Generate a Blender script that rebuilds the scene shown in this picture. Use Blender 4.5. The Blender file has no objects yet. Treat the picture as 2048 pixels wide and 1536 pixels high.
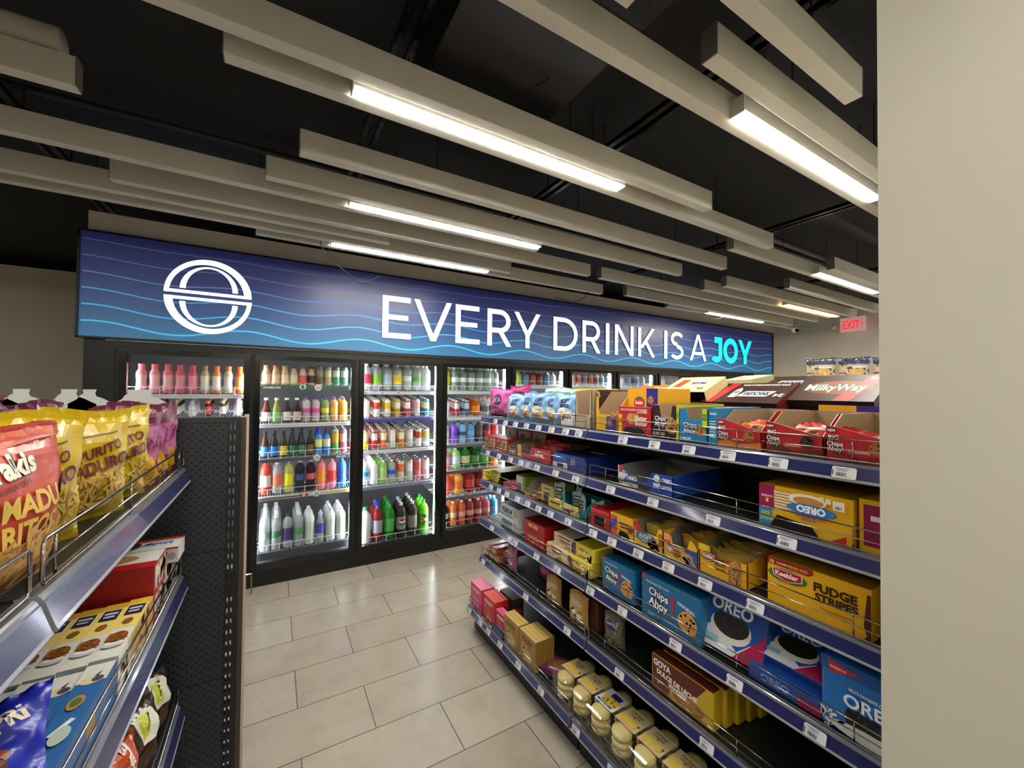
import bpy, bmesh, math, random
from mathutils import Vector, Matrix
rnd = random.Random(7)
D = bpy.data; COL = bpy.context.scene.collection; PI = math.pi

# ---------------------------------------------------------------- materials
def lin(c):
    return c / 12.92 if c <= .04045 else ((c + .055) / 1.055) ** 2.4
def hexc(h):
    h = h.lstrip('#')
    if len(h) == 3: h = ''.join(x * 2 for x in h)
    return [lin(int(h[i:i + 2], 16) / 255) for i in (0, 2, 4)] + [1]
MATS = {}
def M(key, rough=.42, metal=0, **kw):
    """key: '#rrggbb' plain print / plastic, or '#rrggbb:foil', ':dark', ':clear'"""
    if key in MATS: return MATS[key]
    m = D.materials.new(key.replace('#', 'colour_').replace(':', '_')); m.use_nodes = True
    b = m.node_tree.nodes['Principled BSDF']
    base, _, kind = key.partition(':')
    b.inputs['Base Color'].default_value = hexc(base)
    b.inputs['Roughness'].default_value = rough; b.inputs['Metallic'].default_value = metal
    if kind == 'foil': b.inputs['Roughness'].default_value = .36; b.inputs['Coat Weight'].default_value = .25; b.inputs['Coat Roughness'].default_value = .12
    if kind == 'matt': b.inputs['Roughness'].default_value = .8
    if kind == 'gloss': b.inputs['Roughness'].default_value = .15
    if kind == 'metal': b.inputs['Metallic'].default_value = 1; b.inputs['Roughness'].default_value = .3
    if kind == 'chrome': b.inputs['Metallic'].default_value = 1; b.inputs['Roughness'].default_value = .15
    if kind == 'clear':
        b.inputs['Transmission Weight'].default_value = .62; b.inputs['Roughness'].default_value = .12; b.inputs['IOR'].default_value = 1.2
    if kind == 'juice':
        b.inputs['Transmission Weight'].default_value = .35; b.inputs['Roughness'].default_value = .1; b.inputs['IOR'].default_value = 1.3
    m['k'] = kind
    MATS[key] = m; return m
def emis(name, col, s):
    m = D.materials.new(name); m.use_nodes = True
    b = m.node_tree.nodes['Principled BSDF']
    b.inputs['Base Color'].default_value = hexc(col); b.inputs['Emission Color'].default_value = hexc(col)
    b.inputs['Emission Strength'].default_value = s
    MATS[name] = m; return m
def nodes(name):
    m = D.materials.new(name); m.use_nodes = True; MATS[name] = m
    nt = m.node_tree
    return m, nt.nodes, nt.links, nt.nodes['Principled BSDF']
def ramp(N, stops):
    r = N.new('ShaderNodeValToRGB'); e = r.color_ramp.elements
    while len(e) < len(stops): e.new(.5)
    for el, (p, c) in zip(e, stops): el.position = p; el.color = hexc(c) if isinstance(c, str) else (c, c, c, 1)
    return r

def mat_tiles():
    m, N, L, B = nodes('floor_tiles')
    tc = N.new('ShaderNodeTexCoord'); mp = N.new('ShaderNodeMapping')
    W, Hh = .622, .3115
    mp.inputs['Location'].default_value = (-.44 + W / 2 + 20 * W, -1.9575 + 20 * Hh, 0)
    L.new(tc.outputs['Object'], mp.inputs[0])
    br = N.new('ShaderNodeTexBrick'); br.offset = .5; br.offset_frequency = 2; br.squash = 1
    br.inputs['Scale'].default_value = 1; br.inputs['Brick Width'].default_value = W; br.inputs['Row Height'].default_value = Hh
    br.inputs['Mortar Size'].default_value = .0026; br.inputs['Mortar Smooth'].default_value = .1
    br.inputs['Color1'].default_value = hexc('#aca295'); br.inputs['Color2'].default_value = hexc('#b8afa2'); br.inputs['Mortar'].default_value = hexc('#6a6156')
    L.new(mp.outputs[0], br.inputs[0])
    n1 = N.new('ShaderNodeTexNoise'); n1.inputs['Scale'].default_value = 4.5; n1.inputs['Detail'].default_value = 10; n1.inputs['Roughness'].default_value = .68
    L.new(tc.outputs['Object'], n1.inputs[0])
    r1 = ramp(N, [(.3, .74), (.48, .9), (.7, 1)]); L.new(n1.outputs[0], r1.inputs[0])
    mx = N.new('ShaderNodeMixRGB'); mx.blend_type = 'MULTIPLY'; mx.inputs[0].default_value = .8
    L.new(br.outputs[0], mx.inputs[1]); L.new(r1.outputs[0], mx.inputs[2]); L.new(mx.outputs[0], B.inputs['Base Color'])
    n2 = N.new('ShaderNodeTexNoise'); n2.inputs['Scale'].default_value = 3; n2.inputs['Detail'].default_value = 3; L.new(tc.outputs['Object'], n2.inputs[0])
    r2 = ramp(N, [(.3, .17), (.7, .27)]); L.new(n2.outputs[0], r2.inputs[0]); L.new(r2.outputs[0], B.inputs['Roughness'])
    bp = N.new('ShaderNodeBump'); bp.inputs['Strength'].default_value = .25; bp.inputs['Distance'].default_value = .002; bp.invert = True
    L.new(br.outputs['Fac'], bp.inputs['Height']); L.new(bp.outputs[0], B.inputs['Normal'])
    return m
def mat_paint(name, c1, c2, rough=.7, sc=2.5):
    m, N, L, B = nodes(name)
    tc = N.new('ShaderNodeTexCoord'); n1 = N.new('ShaderNodeTexNoise'); n1.inputs['Scale'].default_value = sc; n1.inputs['Detail'].default_value = 6
    L.new(tc.outputs['Object'], n1.inputs[0]); r = ramp(N, [(.35, c1), (.65, c2)]); L.new(n1.outputs[0], r.inputs[0]); L.new(r.outputs[0], B.inputs['Base Color'])
    B.inputs['Roughness'].default_value = rough
    n2 = N.new('ShaderNodeTexNoise'); n2.inputs['Scale'].default_value = 260; L.new(tc.outputs['Object'], n2.inputs[0])
    bp = N.new('ShaderNodeBump'); bp.inputs['Strength'].default_value = .12; bp.inputs['Distance'].default_value = .001
    L.new(n2.outputs[0], bp.inputs['Height']); L.new(bp.outputs[0], B.inputs['Normal'])
    return m
def mat_peg(name, ax, c='#30353b'):
    """powder coated pegboard: rows of dark punched holes, 'ax' is the horizontal axis of the panel"""
    m, N, L, B = nodes(name)
    tc = N.new('ShaderNodeTexCoord'); sp = N.new('ShaderNodeSeparateXYZ'); L.new(tc.outputs['Object'], sp.inputs[0])
    def mt(op, a, b=None, c_=None):
        n = N.new('ShaderNodeMath'); n.operation = op
        for i, x in enumerate((a, b, c_)):
            if x is None: continue
            if isinstance(x, (int, float)): n.inputs[i].default_value = x
            else: L.new(x, n.inputs[i])
        return n.outputs[0]
    P = .0105
    row = mt('FLOOR', mt('DIVIDE', sp.outputs['Z'], P)); par = mt('MULTIPLY', mt('MODULO', mt('ABSOLUTE', row), 2), P)
    u = mt('SUBTRACT', mt('PINGPONG', mt('ADD', sp.outputs[ax], par), P), P / 2)
    hx = mt('SUBTRACT', mt('PINGPONG', mt('ADD', mt('ADD', sp.outputs[ax], par), 10), P), 0)
    vz = mt('ABSOLUTE', mt('SUBTRACT', mt('MODULO', mt('ADD', sp.outputs['Z'], 100 * P), P), P / 2))
    d = mt('SQRT', mt('ADD', mt('MULTIPLY', mt('MULTIPLY', hx, hx), .55), mt('MULTIPLY', vz, vz)))
    hole = mt('LESS_THAN', d, .0028)
    mx = N.new('ShaderNodeMixRGB'); mx.inputs[1].default_value = hexc(c); mx.inputs[2].default_value = hexc('#020203')
    L.new(hole, mx.inputs[0]); L.new(mx.outputs[0], B.inputs['Base Color']); B.inputs['Roughness'].default_value = .45
    return m
def mat_wood():
    m, N, L, B = nodes('oak_laminate')
    tc = N.new('ShaderNodeTexCoord'); mp = N.new('ShaderNodeMapping'); mp.inputs['Scale'].default_value = (14, 14, 1.2); L.new(tc.outputs['Object'], mp.inputs[0])
    n1 = N.new('ShaderNodeTexNoise'); n1.inputs['Scale'].default_value = 6; n1.inputs['Detail'].default_value = 7; L.new(mp.outputs[0], n1.inputs[0])
    r = ramp(N, [(.3, '#8c7358'), (.7, '#b49a7c')]); L.new(n1.outputs[0], r.inputs[0]); L.new(r.outputs[0], B.inputs['Base Color']); B.inputs['Roughness'].default_value = .55
    return m
def mat_sign():
    m, N, L, B = nodes('backlit_print')
    tc = N.new('ShaderNodeTexCoord'); sp = N.new('ShaderNodeSeparateXYZ'); L.new(tc.outputs['Object'], sp.inputs[0])
    mr = N.new('ShaderNodeMapRange'); mr.inputs[1].default_value = 1.93; mr.inputs[2].default_value = 2.63; L.new(sp.outputs['Z'], mr.inputs[0])
    r = ramp(N, [(0, '#2e6c98'), (.3, '#2c4d7c'), (.62, '#2b3364'), (1, '#20244f')]); L.new(mr.outputs[0], r.inputs[0])
    L.new(r.outputs[0], B.inputs['Base Color']); L.new(r.outputs[0], B.inputs['Emission Color'])
    B.inputs['Emission Strength'].default_value = SIGN_E; B.inputs['Roughness'].default_value = .35
    return m
def mat_glass():
    m, N, L, B = nodes('door_glass')
    N.remove(B); out = [n for n in N if n.type == 'OUTPUT_MATERIAL'][0]
    t = N.new('ShaderNodeBsdfTransparent'); t.inputs[0].default_value = (.97, .98, .98, 1)
    g = N.new('ShaderNodeBsdfGlossy'); g.inputs['Roughness'].default_value = .03
    f = N.new('ShaderNodeFresnel'); f.inputs[0].default_value = 1.25
    x = N.new('ShaderNodeMixShader'); L.new(f.outputs[0], x.inputs[0]); L.new(t.outputs[0], x.inputs[1]); L.new(g.outputs[0], x.inputs[2]); L.new(x.outputs[0], out.inputs[0])
    return m
def mat_film():
    m, N, L, B = nodes('clear_film')
    N.remove(B); out = [n for n in N if n.type == 'OUTPUT_MATERIAL'][0]
    t = N.new('ShaderNodeBsdfTransparent'); g = N.new('ShaderNodeBsdfGlossy'); g.inputs['Roughness'].default_value = .12
    x = N.new('ShaderNodeMixShader'); x.inputs[0].default_value = .16; L.new(t.outputs[0], x.inputs[1]); L.new(g.outputs[0], x.inputs[2]); L.new(x.outputs[0], out.inputs[0])
    return m
LAMP_E, SIGN_E = 98, .5
mat_tiles(); mat_glass(); mat_film(); mat_sign(); mat_wood()
mat_paint('wall_paint', '#b4ad9f', '#bcb5a7'); mat_paint('light_wall_paint', '#dcd6c9', '#e2dcd0'); mat_paint('dark_ceiling', '#0d0e11', '#17181c', .8, 1.3)
mat_paint('baffle_paint', '#cfccbe', '#d8d5c8', .6); mat_paint('column_paint', '#c4bfb0', '#c9c4b5', .75)
mat_peg('peg_x', 'X'); mat_peg('peg_y', 'Y', '#15171a')
emis('lamp_white', '#fcf7ea', LAMP_E); emis('lamp_warm', '#ffc070', LAMP_E * .7); emis('led_cool', '#f2f7ff', 30)
emis('letter_white', '#dfe2ff', 1.15); emis('letter_cyan', '#14dcf8', 1.0); emis('exit_face', '#d8a49c', .45); emis('exit_red', '#ff2030', 1.6)
for i, c in enumerate(['#464a80', '#4c5a92', '#4a70ac', '#4a8ac0', '#46a0d2', '#44b0dc']): emis('wave_%d' % i, c, .6)

# ---------------------------------------------------------------- text
TXT = {}
def textmesh(s, bold=.02):
    k = (s, bold)
    if k in TXT: return TXT[k]
    cu = D.curves.new('t', 'FONT'); cu.body = s; cu.offset = bold; cu.resolution_u = 3; cu.align_x = 'LEFT'
    o = D.objects.new('t', cu); me = o.to_mesh()
    vs = [(v.co.x, v.co.y) for v in me.vertices]; fs = [tuple(p.vertices) for p in me.polygons]
    o.to_mesh_clear(); D.objects.remove(o); D.curves.remove(cu)
    if not vs: TXT[k] = ([], [], 1); return TXT[k]
    x0 = min(v[0] for v in vs); x1 = max(v[0] for v in vs); cap = .72
    vs = [((x - (x0 + x1) / 2) / cap, y / cap - .5) for x, y in vs]
    TXT[k] = (vs, fs, (x1 - x0) / cap); return TXT[k]

# ---------------------------------------------------------------- mesh builder
class MB:
    def __init__(s): s.v = []; s.f = []; s.fm = []; s.ms = []
    def mi(s, m):
        if m not in s.ms: s.ms.append(m)
        return s.ms.index(m)
    def add(s, vs, fs, m):
        b = len(s.v); s.v += [tuple(v) for v in vs]; i = s.mi(m)
        for f in fs: s.f.append([b + k for k in f]); s.fm.append(i)
    def box(s, x0, y0, z0, x1, y1, z1, m, faces=None):
        vs = [(x0, y0, z0), (x1, y0, z0), (x1, y1, z0), (x0, y1, z0), (x0, y0, z1), (x1, y0, z1), (x1, y1, z1), (x0, y1, z1)]
        F = dict(B=(0, 3, 2, 1), T=(4, 5, 6, 7), F=(0, 1, 5, 4), R=(1, 2, 6, 5), K=(2, 3, 7, 6), L=(3, 0, 4, 7))
        b = len(s.v); s.v += vs
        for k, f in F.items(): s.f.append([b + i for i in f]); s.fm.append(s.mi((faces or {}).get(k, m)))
        return s
    def tube(s, pts, r, m, n=6, cap=True, closed=False):
        pts = [Vector(p) for p in pts]; rings = []
        P = len(pts); b = len(s.v)
        for i, p in enumerate(pts):
            a = pts[i - 1] if (i or closed) else p; c = pts[(i + 1) % P] if (i < P - 1 or closed) else p
            t = (c - a).normalized(); up = Vector((0, 0, 1)) if abs(t.z) < .9 else Vector((1, 0, 0))
            u = t.cross(up).normalized(); w = u.cross(t)
            s.v += [tuple(p + (u * math.cos(2 * PI * k / n) + w * math.sin(2 * PI * k / n)) * r) for k in range(n)]
        mi = s.mi(m)
        for i in range(P if closed else P - 1):
            j = (i + 1) % P
            for k in range(n):
                s.f.append([b + i * n + k, b + i * n + (k + 1) % n, b + j * n + (k + 1) % n, b + j * n + k]); s.fm.append(mi)
        if cap and not closed:
            s.f.append([b + k for k in range(n)][::-1]); s.fm.append(mi); s.f.append([b + (P - 1) * n + k for k in range(n)]); s.fm.append(mi)
        return s
    def lathe(s, prof, n=14, o=(0, 0, 0)):
        """prof: (r, z, material of the band above this ring)"""
        b = len(s.v)
        for r, z, _ in prof:
            s.v += [(o[0] + r * math.cos(2 * PI * k / n), o[1] + r * math.sin(2 * PI * k / n), o[2] + z) for k in range(n)]
        for i in range(len(prof) - 1):
            mi = s.mi(prof[i][2])
            for k in range(n):
                s.f.append([b + i * n + k, b + i * n + (k + 1) % n, b + (i + 1) * n + (k + 1) % n, b + (i + 1) * n + k]); s.fm.append(mi)
        s.f.append([b + k for k in range(n)][::-1]); s.fm.append(s.mi(prof[0][2]))
        s.f.append([b + (len(prof) - 1) * n + k for k in range(n)]); s.fm.append(s.mi(prof[-2][2]))
        return s
    def prism(s, pts, d0, d1, fr, m, mb=None, ms=None):
        """2-D outline pts extruded from d0 to d1 in frame fr(u, v, d)"""
        n = len(pts); b = len(s.v)
        s.v += [tuple(fr(u, v, d0)) for u, v in pts] + [tuple(fr(u, v, d1)) for u, v in pts]
        s.f.append([b + i for i in range(n)]); s.fm.append(s.mi(m)); s.f.append([b + n + i for i in range(n)][::-1]); s.fm.append(s.mi(mb or m))
        for i in range(n): s.f.append([b + (i + 1) % n, b + i, b + n + i, b + n + (i + 1) % n]); s.fm.append(s.mi(ms or mb or m))
        return s
    def mesh(s, name, smooth=False):
        me = D.meshes.new(name); me.from_pydata(s.v, [], s.f)
        for m in s.ms: me.materials.append(MATS[m] if m in MATS else M(m))
        for p, i in zip(me.polygons, s.fm): p.material_index = i; p.use_smooth = smooth
        me.update(); return me
    def obj(s, name, parent=None, smooth=False, loc=(0, 0, 0), rz=0, rot=None, bevel=0):
        o = D.objects.new(name, s.mesh(name, smooth)); COL.objects.link(o); o.location = loc; o.rotation_euler = rot or (0, 0, rz)
        if parent: o.parent = parent
        if bevel:
            bv = o.modifiers.new('bevel', 'BEVEL'); bv.width = bevel; bv.segments = 2; bv.limit_method = 'ANGLE'
        return o
def tag(o, label, cat, group=None, kind=None):
    o['label'] = label; o['category'] = cat
    if group: o['group'] = group
    if kind: o['kind'] = kind
    return o
def empty(name, label, cat, loc=(0, 0, 0), rz=0, group=None, rot=None):
    o = D.objects.new(name, None); COL.objects.link(o); o.location = loc; o.rotation_euler = rot or (0, 0, rz); o.empty_display_size = .05
    return tag(o, label, cat, group)
def struct(o): o['kind'] = 'structure'; return o

# ---------------------------------------------------------------- printed artwork
def rot2(pts, a, asp=1):
    a = math.radians(a); c, s_ = math.cos(a), math.sin(a); return [(x * c - y * s_, x * s_ + y * c) for x, y in pts]
def shapes(dec, w, h):
    """2-D polygons in metres from the lower left corner, with a material"""
    k = dec[0]
    if k == 'r':
        _, a, b, c, d, m = dec; return [([(a * w, b * h), (c * w, b * h), (c * w, d * h), (a * w, d * h)], m)]
    if k == 'e':
        _, u, v, ru, rv, m = dec[:6]; n = 18
        return [([(u * w + ru * w * math.cos(2 * PI * i / n), v * h + rv * h * math.sin(2 * PI * i / n)) for i in range(n)], m)]
    if k == 'p': return [([(u * w, v * h) for u, v in dec[1]], dec[2])]
    if k == 'k':                                   # biscuit with chips
        _, u, v, r, m, m2 = dec; R = r * min(w, h); n = 16; cx, cy = u * w, v * h; rr = random.Random(int(u * 97 + v * 31))
        out = [([(cx + R * (1 + .05 * math.sin(5 * i)) * math.cos(2 * PI * i / n), cy + R * (1 + .05 * math.sin(5 * i)) * math.sin(2 * PI * i / n)) for i in range(n)], m)]
        for i in range(9):
            a = rr.random() * 6.28; q = R * .8 * math.sqrt(rr.random()); s_ = R * .13
            out.append(([(cx + q * math.cos(a) + s_ * math.cos(t), cy + q * math.sin(a) + s_ * math.sin(t)) for t in (0, 1.3, 2.5, 3.8, 5.1)], m2))
        return out
    if k == 's':                                   # heap of thin sticks or crisps
        _, u0, v0, u1, v1, n, ln, wd, m, m2 = dec; rr = random.Random(n); out = []
        for i in range(n):
            x = (u0 + (u1 - u0) * rr.random()) * w; y = (v0 + (v1 - v0) * rr.random()) * h; a = rr.random() * PI; c, s_ = math.cos(a), math.sin(a); L_, W_ = ln * w * (.6 + .6 * rr.random()) / 2, wd * w / 2
            out.append(([(min(max(x + c * p * L_ - s_ * q * W_, 0), w), min(max(y + s_ * p * L_ + c * q * W_, 0), h)) for p, q in ((-1, -1), (1, -1), (1, 1), (-1, 1))], m if rr.random() < .65 else m2))
        return out
    if k == 't':                                   # text: s, u, v, cap height (fraction of h), material, rotation, max width fraction
        _, s_, u, v, sz, m = dec[:6]; a = dec[6] if len(dec) > 6 else 0; mw = dec[7] if len(dec) > 7 else .92; bold = dec[8] if len(dec) > 8 else .03
        vs, fs, tw = textmesh(s_, bold); sc = sz * h; sx = sc
        if tw * sc > mw * (h if abs(abs(a) - 90) < 20 else w): sx = mw * (h if abs(abs(a) - 90) < 20 else w) / tw
        P = rot2([(x * sx, y * sc) for x, y in vs], a); P = [(x + u * w, y + v * h) for x, y in P]
        return [([P[i] for i in f], m) for f in fs]
    return []
def split(t, L, out, dep=0):
    a, b, c = t; e = [math.dist(a, b), math.dist(b, c), math.dist(c, a)]; i = e.index(max(e))
    if e[i] < L or dep > 7: out.append(t); return
    p, q, r = (t[i], t[(i + 1) % 3], t[(i + 2) % 3]); mm = ((p[0] + q[0]) / 2, (p[1] + q[1]) / 2)
    split((p, mm, r), L, out, dep + 1); split((mm, q, r), L, out, dep + 1)
def art(mb, fr, w, h, decs, curve=0, step=.0003, base=.0004):
    for i, dec in enumerate(decs):
        off = base + step * i
        for poly, m in shapes(dec, w, h):
            if curve:
                poly = [(min(max(x, 0), w), min(max(y, 0), h)) for x, y in poly]
                if len(poly) == 3: T = [tuple(poly)]
                else:
                    cx = sum(p[0] for p in poly) / len(poly); cy = sum(p[1] for p in poly) / len(poly)
                    T = [((cx, cy), poly[j], poly[(j + 1) % len(poly)]) for j in range(len(poly))]
                out = []
                for t in T: split(t, curve, out)
                for t in out: mb.add([fr(x, y, off) for x, y in t], [(0, 1, 2)], m)
            else: mb.add([fr(x, y, off) for x, y in poly], [tuple(range(len(poly)))], m)
def frames(w, d, h):
    """flat faces of a carton standing on its base, front towards -y"""
    X = w / 2; Y = d / 2
    return dict(F=(lambda u, v, o: (-X + u, -Y - o, v), w, h), R=(lambda u, v, o: (X + o, -Y + u, v), d, h), L=(lambda u, v, o: (-X - o, Y - u, v), d, h),
                T=(lambda u, v, o: (-X + u, -Y + v, h + o), w, d), K=(lambda u, v, o: (X - u, Y + o, v), w, h))
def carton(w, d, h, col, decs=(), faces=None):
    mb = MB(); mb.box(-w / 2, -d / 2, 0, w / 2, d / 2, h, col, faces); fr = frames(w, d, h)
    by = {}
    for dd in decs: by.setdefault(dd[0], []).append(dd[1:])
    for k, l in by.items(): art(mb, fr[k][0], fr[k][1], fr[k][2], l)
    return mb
def tray(w, d, h, col, decs=(), inner='#a18c74', front=None, th=.0025, hb=None):
    """open display carton; front = outline of the front wall (fractions), side walls slope from h to front height"""
    mb = MB(); X, Y = w / 2, d / 2; hb = hb or h
    front = front or [(0, 0), (1, 0), (1, .6), (.8, .45), (.2, .45), (0, .6)]
    fh = front[2][1]
    mb.box(-X, -Y, 0, X, Y, th, col, dict(T=inner))
    mb.prism([(u * w, v * h) for u, v in front], 0, th, lambda u, v, o: (-X + u, -Y + o, v), col, inner)
    mb.prism([(0, 0), (w, 0), (w, hb), (0, hb)], 0, th, lambda u, v, o: (-X + u, Y - o, v), col, inner)
    side = [(0, 0), (d, 0), (d, hb), (.3 * d, hb), (0, fh * h)]
    mb.prism(side, 0, th, lambda u, v, o: (-X + o, -Y + u, v), col, inner); mb.prism(side, 0, th, lambda u, v, o: (X - o, -Y + u, v), col, inner)
    fr = frames(w, d, h); by = {}
    for dd in decs: by.setdefault(dd[0], []).append(dd[1:])
    for k, l in by.items(): art(mb, fr[k][0], fr[k][1], fr[k][2], l)
    return mb
def bag(w, h, t, col, decs=(), seal='', lean=0, seed=1, nx=18, ny=22, back=None, wr=.0035, pinch=.0, flat=False):
    """pillow pack standing upright (front towards -y) with crimped top and bottom seals"""
    rr = random.Random(seed); ph = [rr.random() * 6.28 for _ in range(6)]; seal = seal or col
    def prof(u, v):
        a = max(0, 1 - abs(2 * u - 1) ** 2.6) ** .55; vv = min(max((v - .06) / .88, 0), 1); b = max(0, math.sin(PI * vv)) ** .5
        return a * b
    def wid(v): return 1 - .1 * math.sin(PI * min(max(v, 0), 1)) * (1 - pinch) - pinch * (1 - v) * .1
    def pos(u, v, side, o=0):
        x = (u - .5) * w * wid(v); p = prof(u, v)
        q = wr * (math.sin(9 * u + 7 * v + ph[0]) * math.sin(11 * v + ph[1]) + .7 * math.sin(23 * u + ph[2]) * abs(v - .5) * 2 + .5 * math.sin(17 * v - 13 * u + ph[3]))
        e = .004 * math.sin(u * 40 + ph[4]) * (1 if v > .93 else 0)
        y = -(t / 2 * p + q * min(1, p * 2) + o) * side + e
        return (x, y + lean * v * h, v * h + .006 * math.sin(6 * u + ph[5]) * (v > .9))
    mb = MB(); mb.smooth = nx <= 14
    for side, c in ((1, col), (-1, back or col)):
        vs = [pos(i / nx, j / ny, side) for j in range(ny + 1) for i in range(nx + 1)]
        for band in (0, 1):
            fs = []
            for j in range(ny):
                is_s = (j == 0 or j >= ny - 2)
                if is_s != bool(band): continue
                for i in range(nx):
                    a = j * (nx + 1) + i; f = [a, a + 1, a + nx + 2, a + nx + 1]; fs.append(f if side > 0 else f[::-1])
            if band == 0: mb.add(vs, fs, c); base = len(mb.v) - len(vs)
            else:
                mi = mb.mi(seal if seal else c)
                for f in fs: mb.f.append([base + k for k in f]); mb.fm.append(mi)
    art(mb, lambda x, y, o: pos(x / w, y / h, 1, o), w, h, [d[1:] if d[0] == 'F' else d for d in decs], curve=w / 9, step=.00025, base=.0008)
    return mb
def place(mb, name, cat, label, loc, rz=0, group=None, smooth=False, rot=None, bevel=0):
    return tag(mb.obj(name, None, smooth or getattr(mb, 'smooth', False), loc, rz, rot, bevel), label, cat, group)

# ================================================================ the room
def slab(name, a, b, m): 
    return struct(MB().box(*a, *b, m).obj(name))
CZ = 2.92
slab('floor', (-5, -3.2, -.1), (8, 7, 0), 'floor_tiles')
slab('ceiling', (-5, -3.2, CZ), (8, 7, CZ + .1), 'dark_ceiling')
slab('wall_back', (-5, 6.0, 0), (-1.0, 6.1, 2.79), 'wall_paint')
slab('wall_left', (-5.1, -3.2, 0), (-5, 6.1, CZ), 'wall_paint')
slab('wall_front', (-5, -3.3, 0), (8, -3.2, CZ), 'wall_paint')
slab('wall_right', (7.72, -3.2, 0), (7.82, 7, CZ), 'light_wall_paint')
slab('wall_cooler', (-1.108, 3.83, 1.9), (7.72, 3.93, 2.79), 'light_wall_paint')
slab('wall_cooler_end', (7.08, 3.83, 0), (7.72, 3.93, 1.9), 'light_wall_paint')
slab('wall_column', (1.0, -3.2, 0), (2.7, .306, CZ), 'column_paint')

# ---------------------------------------------------------------- ceiling baffles, lights, channels
BZ = 2.59
bl = [  # x0, x1, near y, label
 (-3.2, .784, .70, 'white ceiling beam nearest the camera, its right end at the top edge'),
 (.2, 1.703, .56, 'short grey ceiling beam in the top right corner beside the column'),
 (-2.6, 3.4, .856, 'long grey ceiling beam crossing the top of the picture behind the nearest lamp'),
 (1.12, 3.6, .71, 'grey ceiling beam with its left end in view, right of the bright lamp'),
 (-2.8, 2.06, 1.337, 'long pale ceiling beam directly in front of the brightest long lamp'),
 (-.147, 2.969, 1.47, 'grey ceiling beam just behind the brightest long lamp'),
 (2.747, 6.3, 1.62, 'grey ceiling beam at the right that starts behind another beam end'),
 (3.876, 6.4, 1.46, 'short grey ceiling beam in front of the far right lamp'),
 (4.228, 6.4, 1.95, 'grey ceiling beam running under the far right lamp to the column'),
 (-3.4, -.59, 1.90, 'pale ceiling beam at the upper left with a paper tube on it'),
 (.08, 3.16, 1.92, 'grey ceiling beam in the middle, starting left of the second lamp'),
 (-.048, 3.009, 2.224, 'grey ceiling beam directly in front of the second lamp'),
 (3.656, 6.557, 2.225, 'grey ceiling beam in front of the warm lamp near the exit sign'),
 (3.607, 6.35, 2.42, 'grey ceiling beam behind the warm lamp near the exit sign'),
 (-3.4, 1.62, 2.375, 'long pale ceiling beam at the left, ending behind the second lamp'),
 (-.70, 2.355, 2.655, 'grey ceiling beam behind the second lamp, its left end in view'),
 (2.48, 6.543, 2.655, 'long grey ceiling beam starting near the middle and running right'),
 (-3.4, .675, 2.806, 'grey ceiling beam at the left, first of the close pair above the sign'),
 (-3.4, 1.73, 2.955, 'grey ceiling beam at the left, second of the close pair above the sign'),
 (-.116, 2.906, 3.085, 'grey ceiling beam nearest the sign behind the third lamp'),
 (3.147, 6.6, 2.99, 'grey ceiling beam in front of the farthest cool lamp'),
 (3.99, 6.942, 3.14, 'grey ceiling beam behind the farthest cool lamp, above the camera dome')]
for x0, x1, y, lb in bl:
    r = empty('ceiling_baffle', lb, 'ceiling beam', ((x0 + x1) / 2, y + .025, BZ), 0, 'grey ceiling baffle beams')
    L_ = (x1 - x0) / 2
    MB().box(-L_, -.025, 0, L_, .025, .1, 'baffle_paint').obj('beam', r, bevel=.0015)
    for sx in (-1, 1):
        MB().box(-.0015, -.026, .002, .0015, .026, .101, '#6f6b64').obj('end_cap', r, loc=(sx * (L_ + .0012), 0, 0))
    for sx in (-.6, .0, .6):
        h = MB(); h.tube([(0, 0, .1), (0, 0, CZ - BZ)], .003, '#1a1a1c'); h.box(-.02, -.012, .1, .02, .012, .112, '#1a1a1c'); h.obj('hanger', r, loc=(sx * L_, 0, 0))
lamps = [(.214, 1.466, 1.435, 'lamp_white', 'brightest long white ceiling lamp, at the top centre'),
 (1.43, 2.68, .83, 'lamp_white', 'bright long ceiling lamp running into the pale column'),
 (.339, 1.59, 2.335, 'lamp_white', 'long white ceiling lamp, second row from the camera'),
 (.329, 1.55, 3.05, 'lamp_white', 'long white ceiling lamp just above the blue sign and hanging wire'),
 (3.90, 5.15, 1.60, 'lamp_white', 'far white ceiling lamp cut off by the column edge'),
 (4.995, 6.306, 2.355, 'lamp_warm', 'warm yellow ceiling lamp above the exit sign'),
 (4.69, 5.967, 3.11, 'lamp_white', 'small far white lamp above the last letters of the sign'),
 (-2.4, -1.15, .83, 'lamp_white', 'added unseen ceiling lamp left of the camera'), (-.6, .65, -.4, 'lamp_white', 'added unseen ceiling lamp above the camera'),  # out-of-view lamps, added as fill for the column and shelves
 (-2.9, -1.65, -1.6, 'lamp_white', 'added unseen ceiling lamp behind the camera at left'), (-1.0, .25, -2.3, 'lamp_white', 'added unseen ceiling lamp behind the camera at the front wall'),  # unseen rear lamps, added for more light from behind
 (4.2, 5.4, .2, 'lamp_white', 'added unseen ceiling lamp beyond the column'), (-.9, .0, -1.35, 'lamp_white', 'added unseen ceiling lamp behind the camera'), (-4.7, -3.45, 4.3, 'lamp_white', 'added unseen ceiling lamp left of the coolers'), (6.1, 7.35, .9, 'lamp_white', 'added unseen ceiling lamp near the side wall, beyond the column'), (5.2, 6.45, -.6, 'lamp_white', 'added unseen ceiling lamp in the far corner beyond the column')]  # hidden lamps added to brighten the column, left wall and right wall
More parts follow.
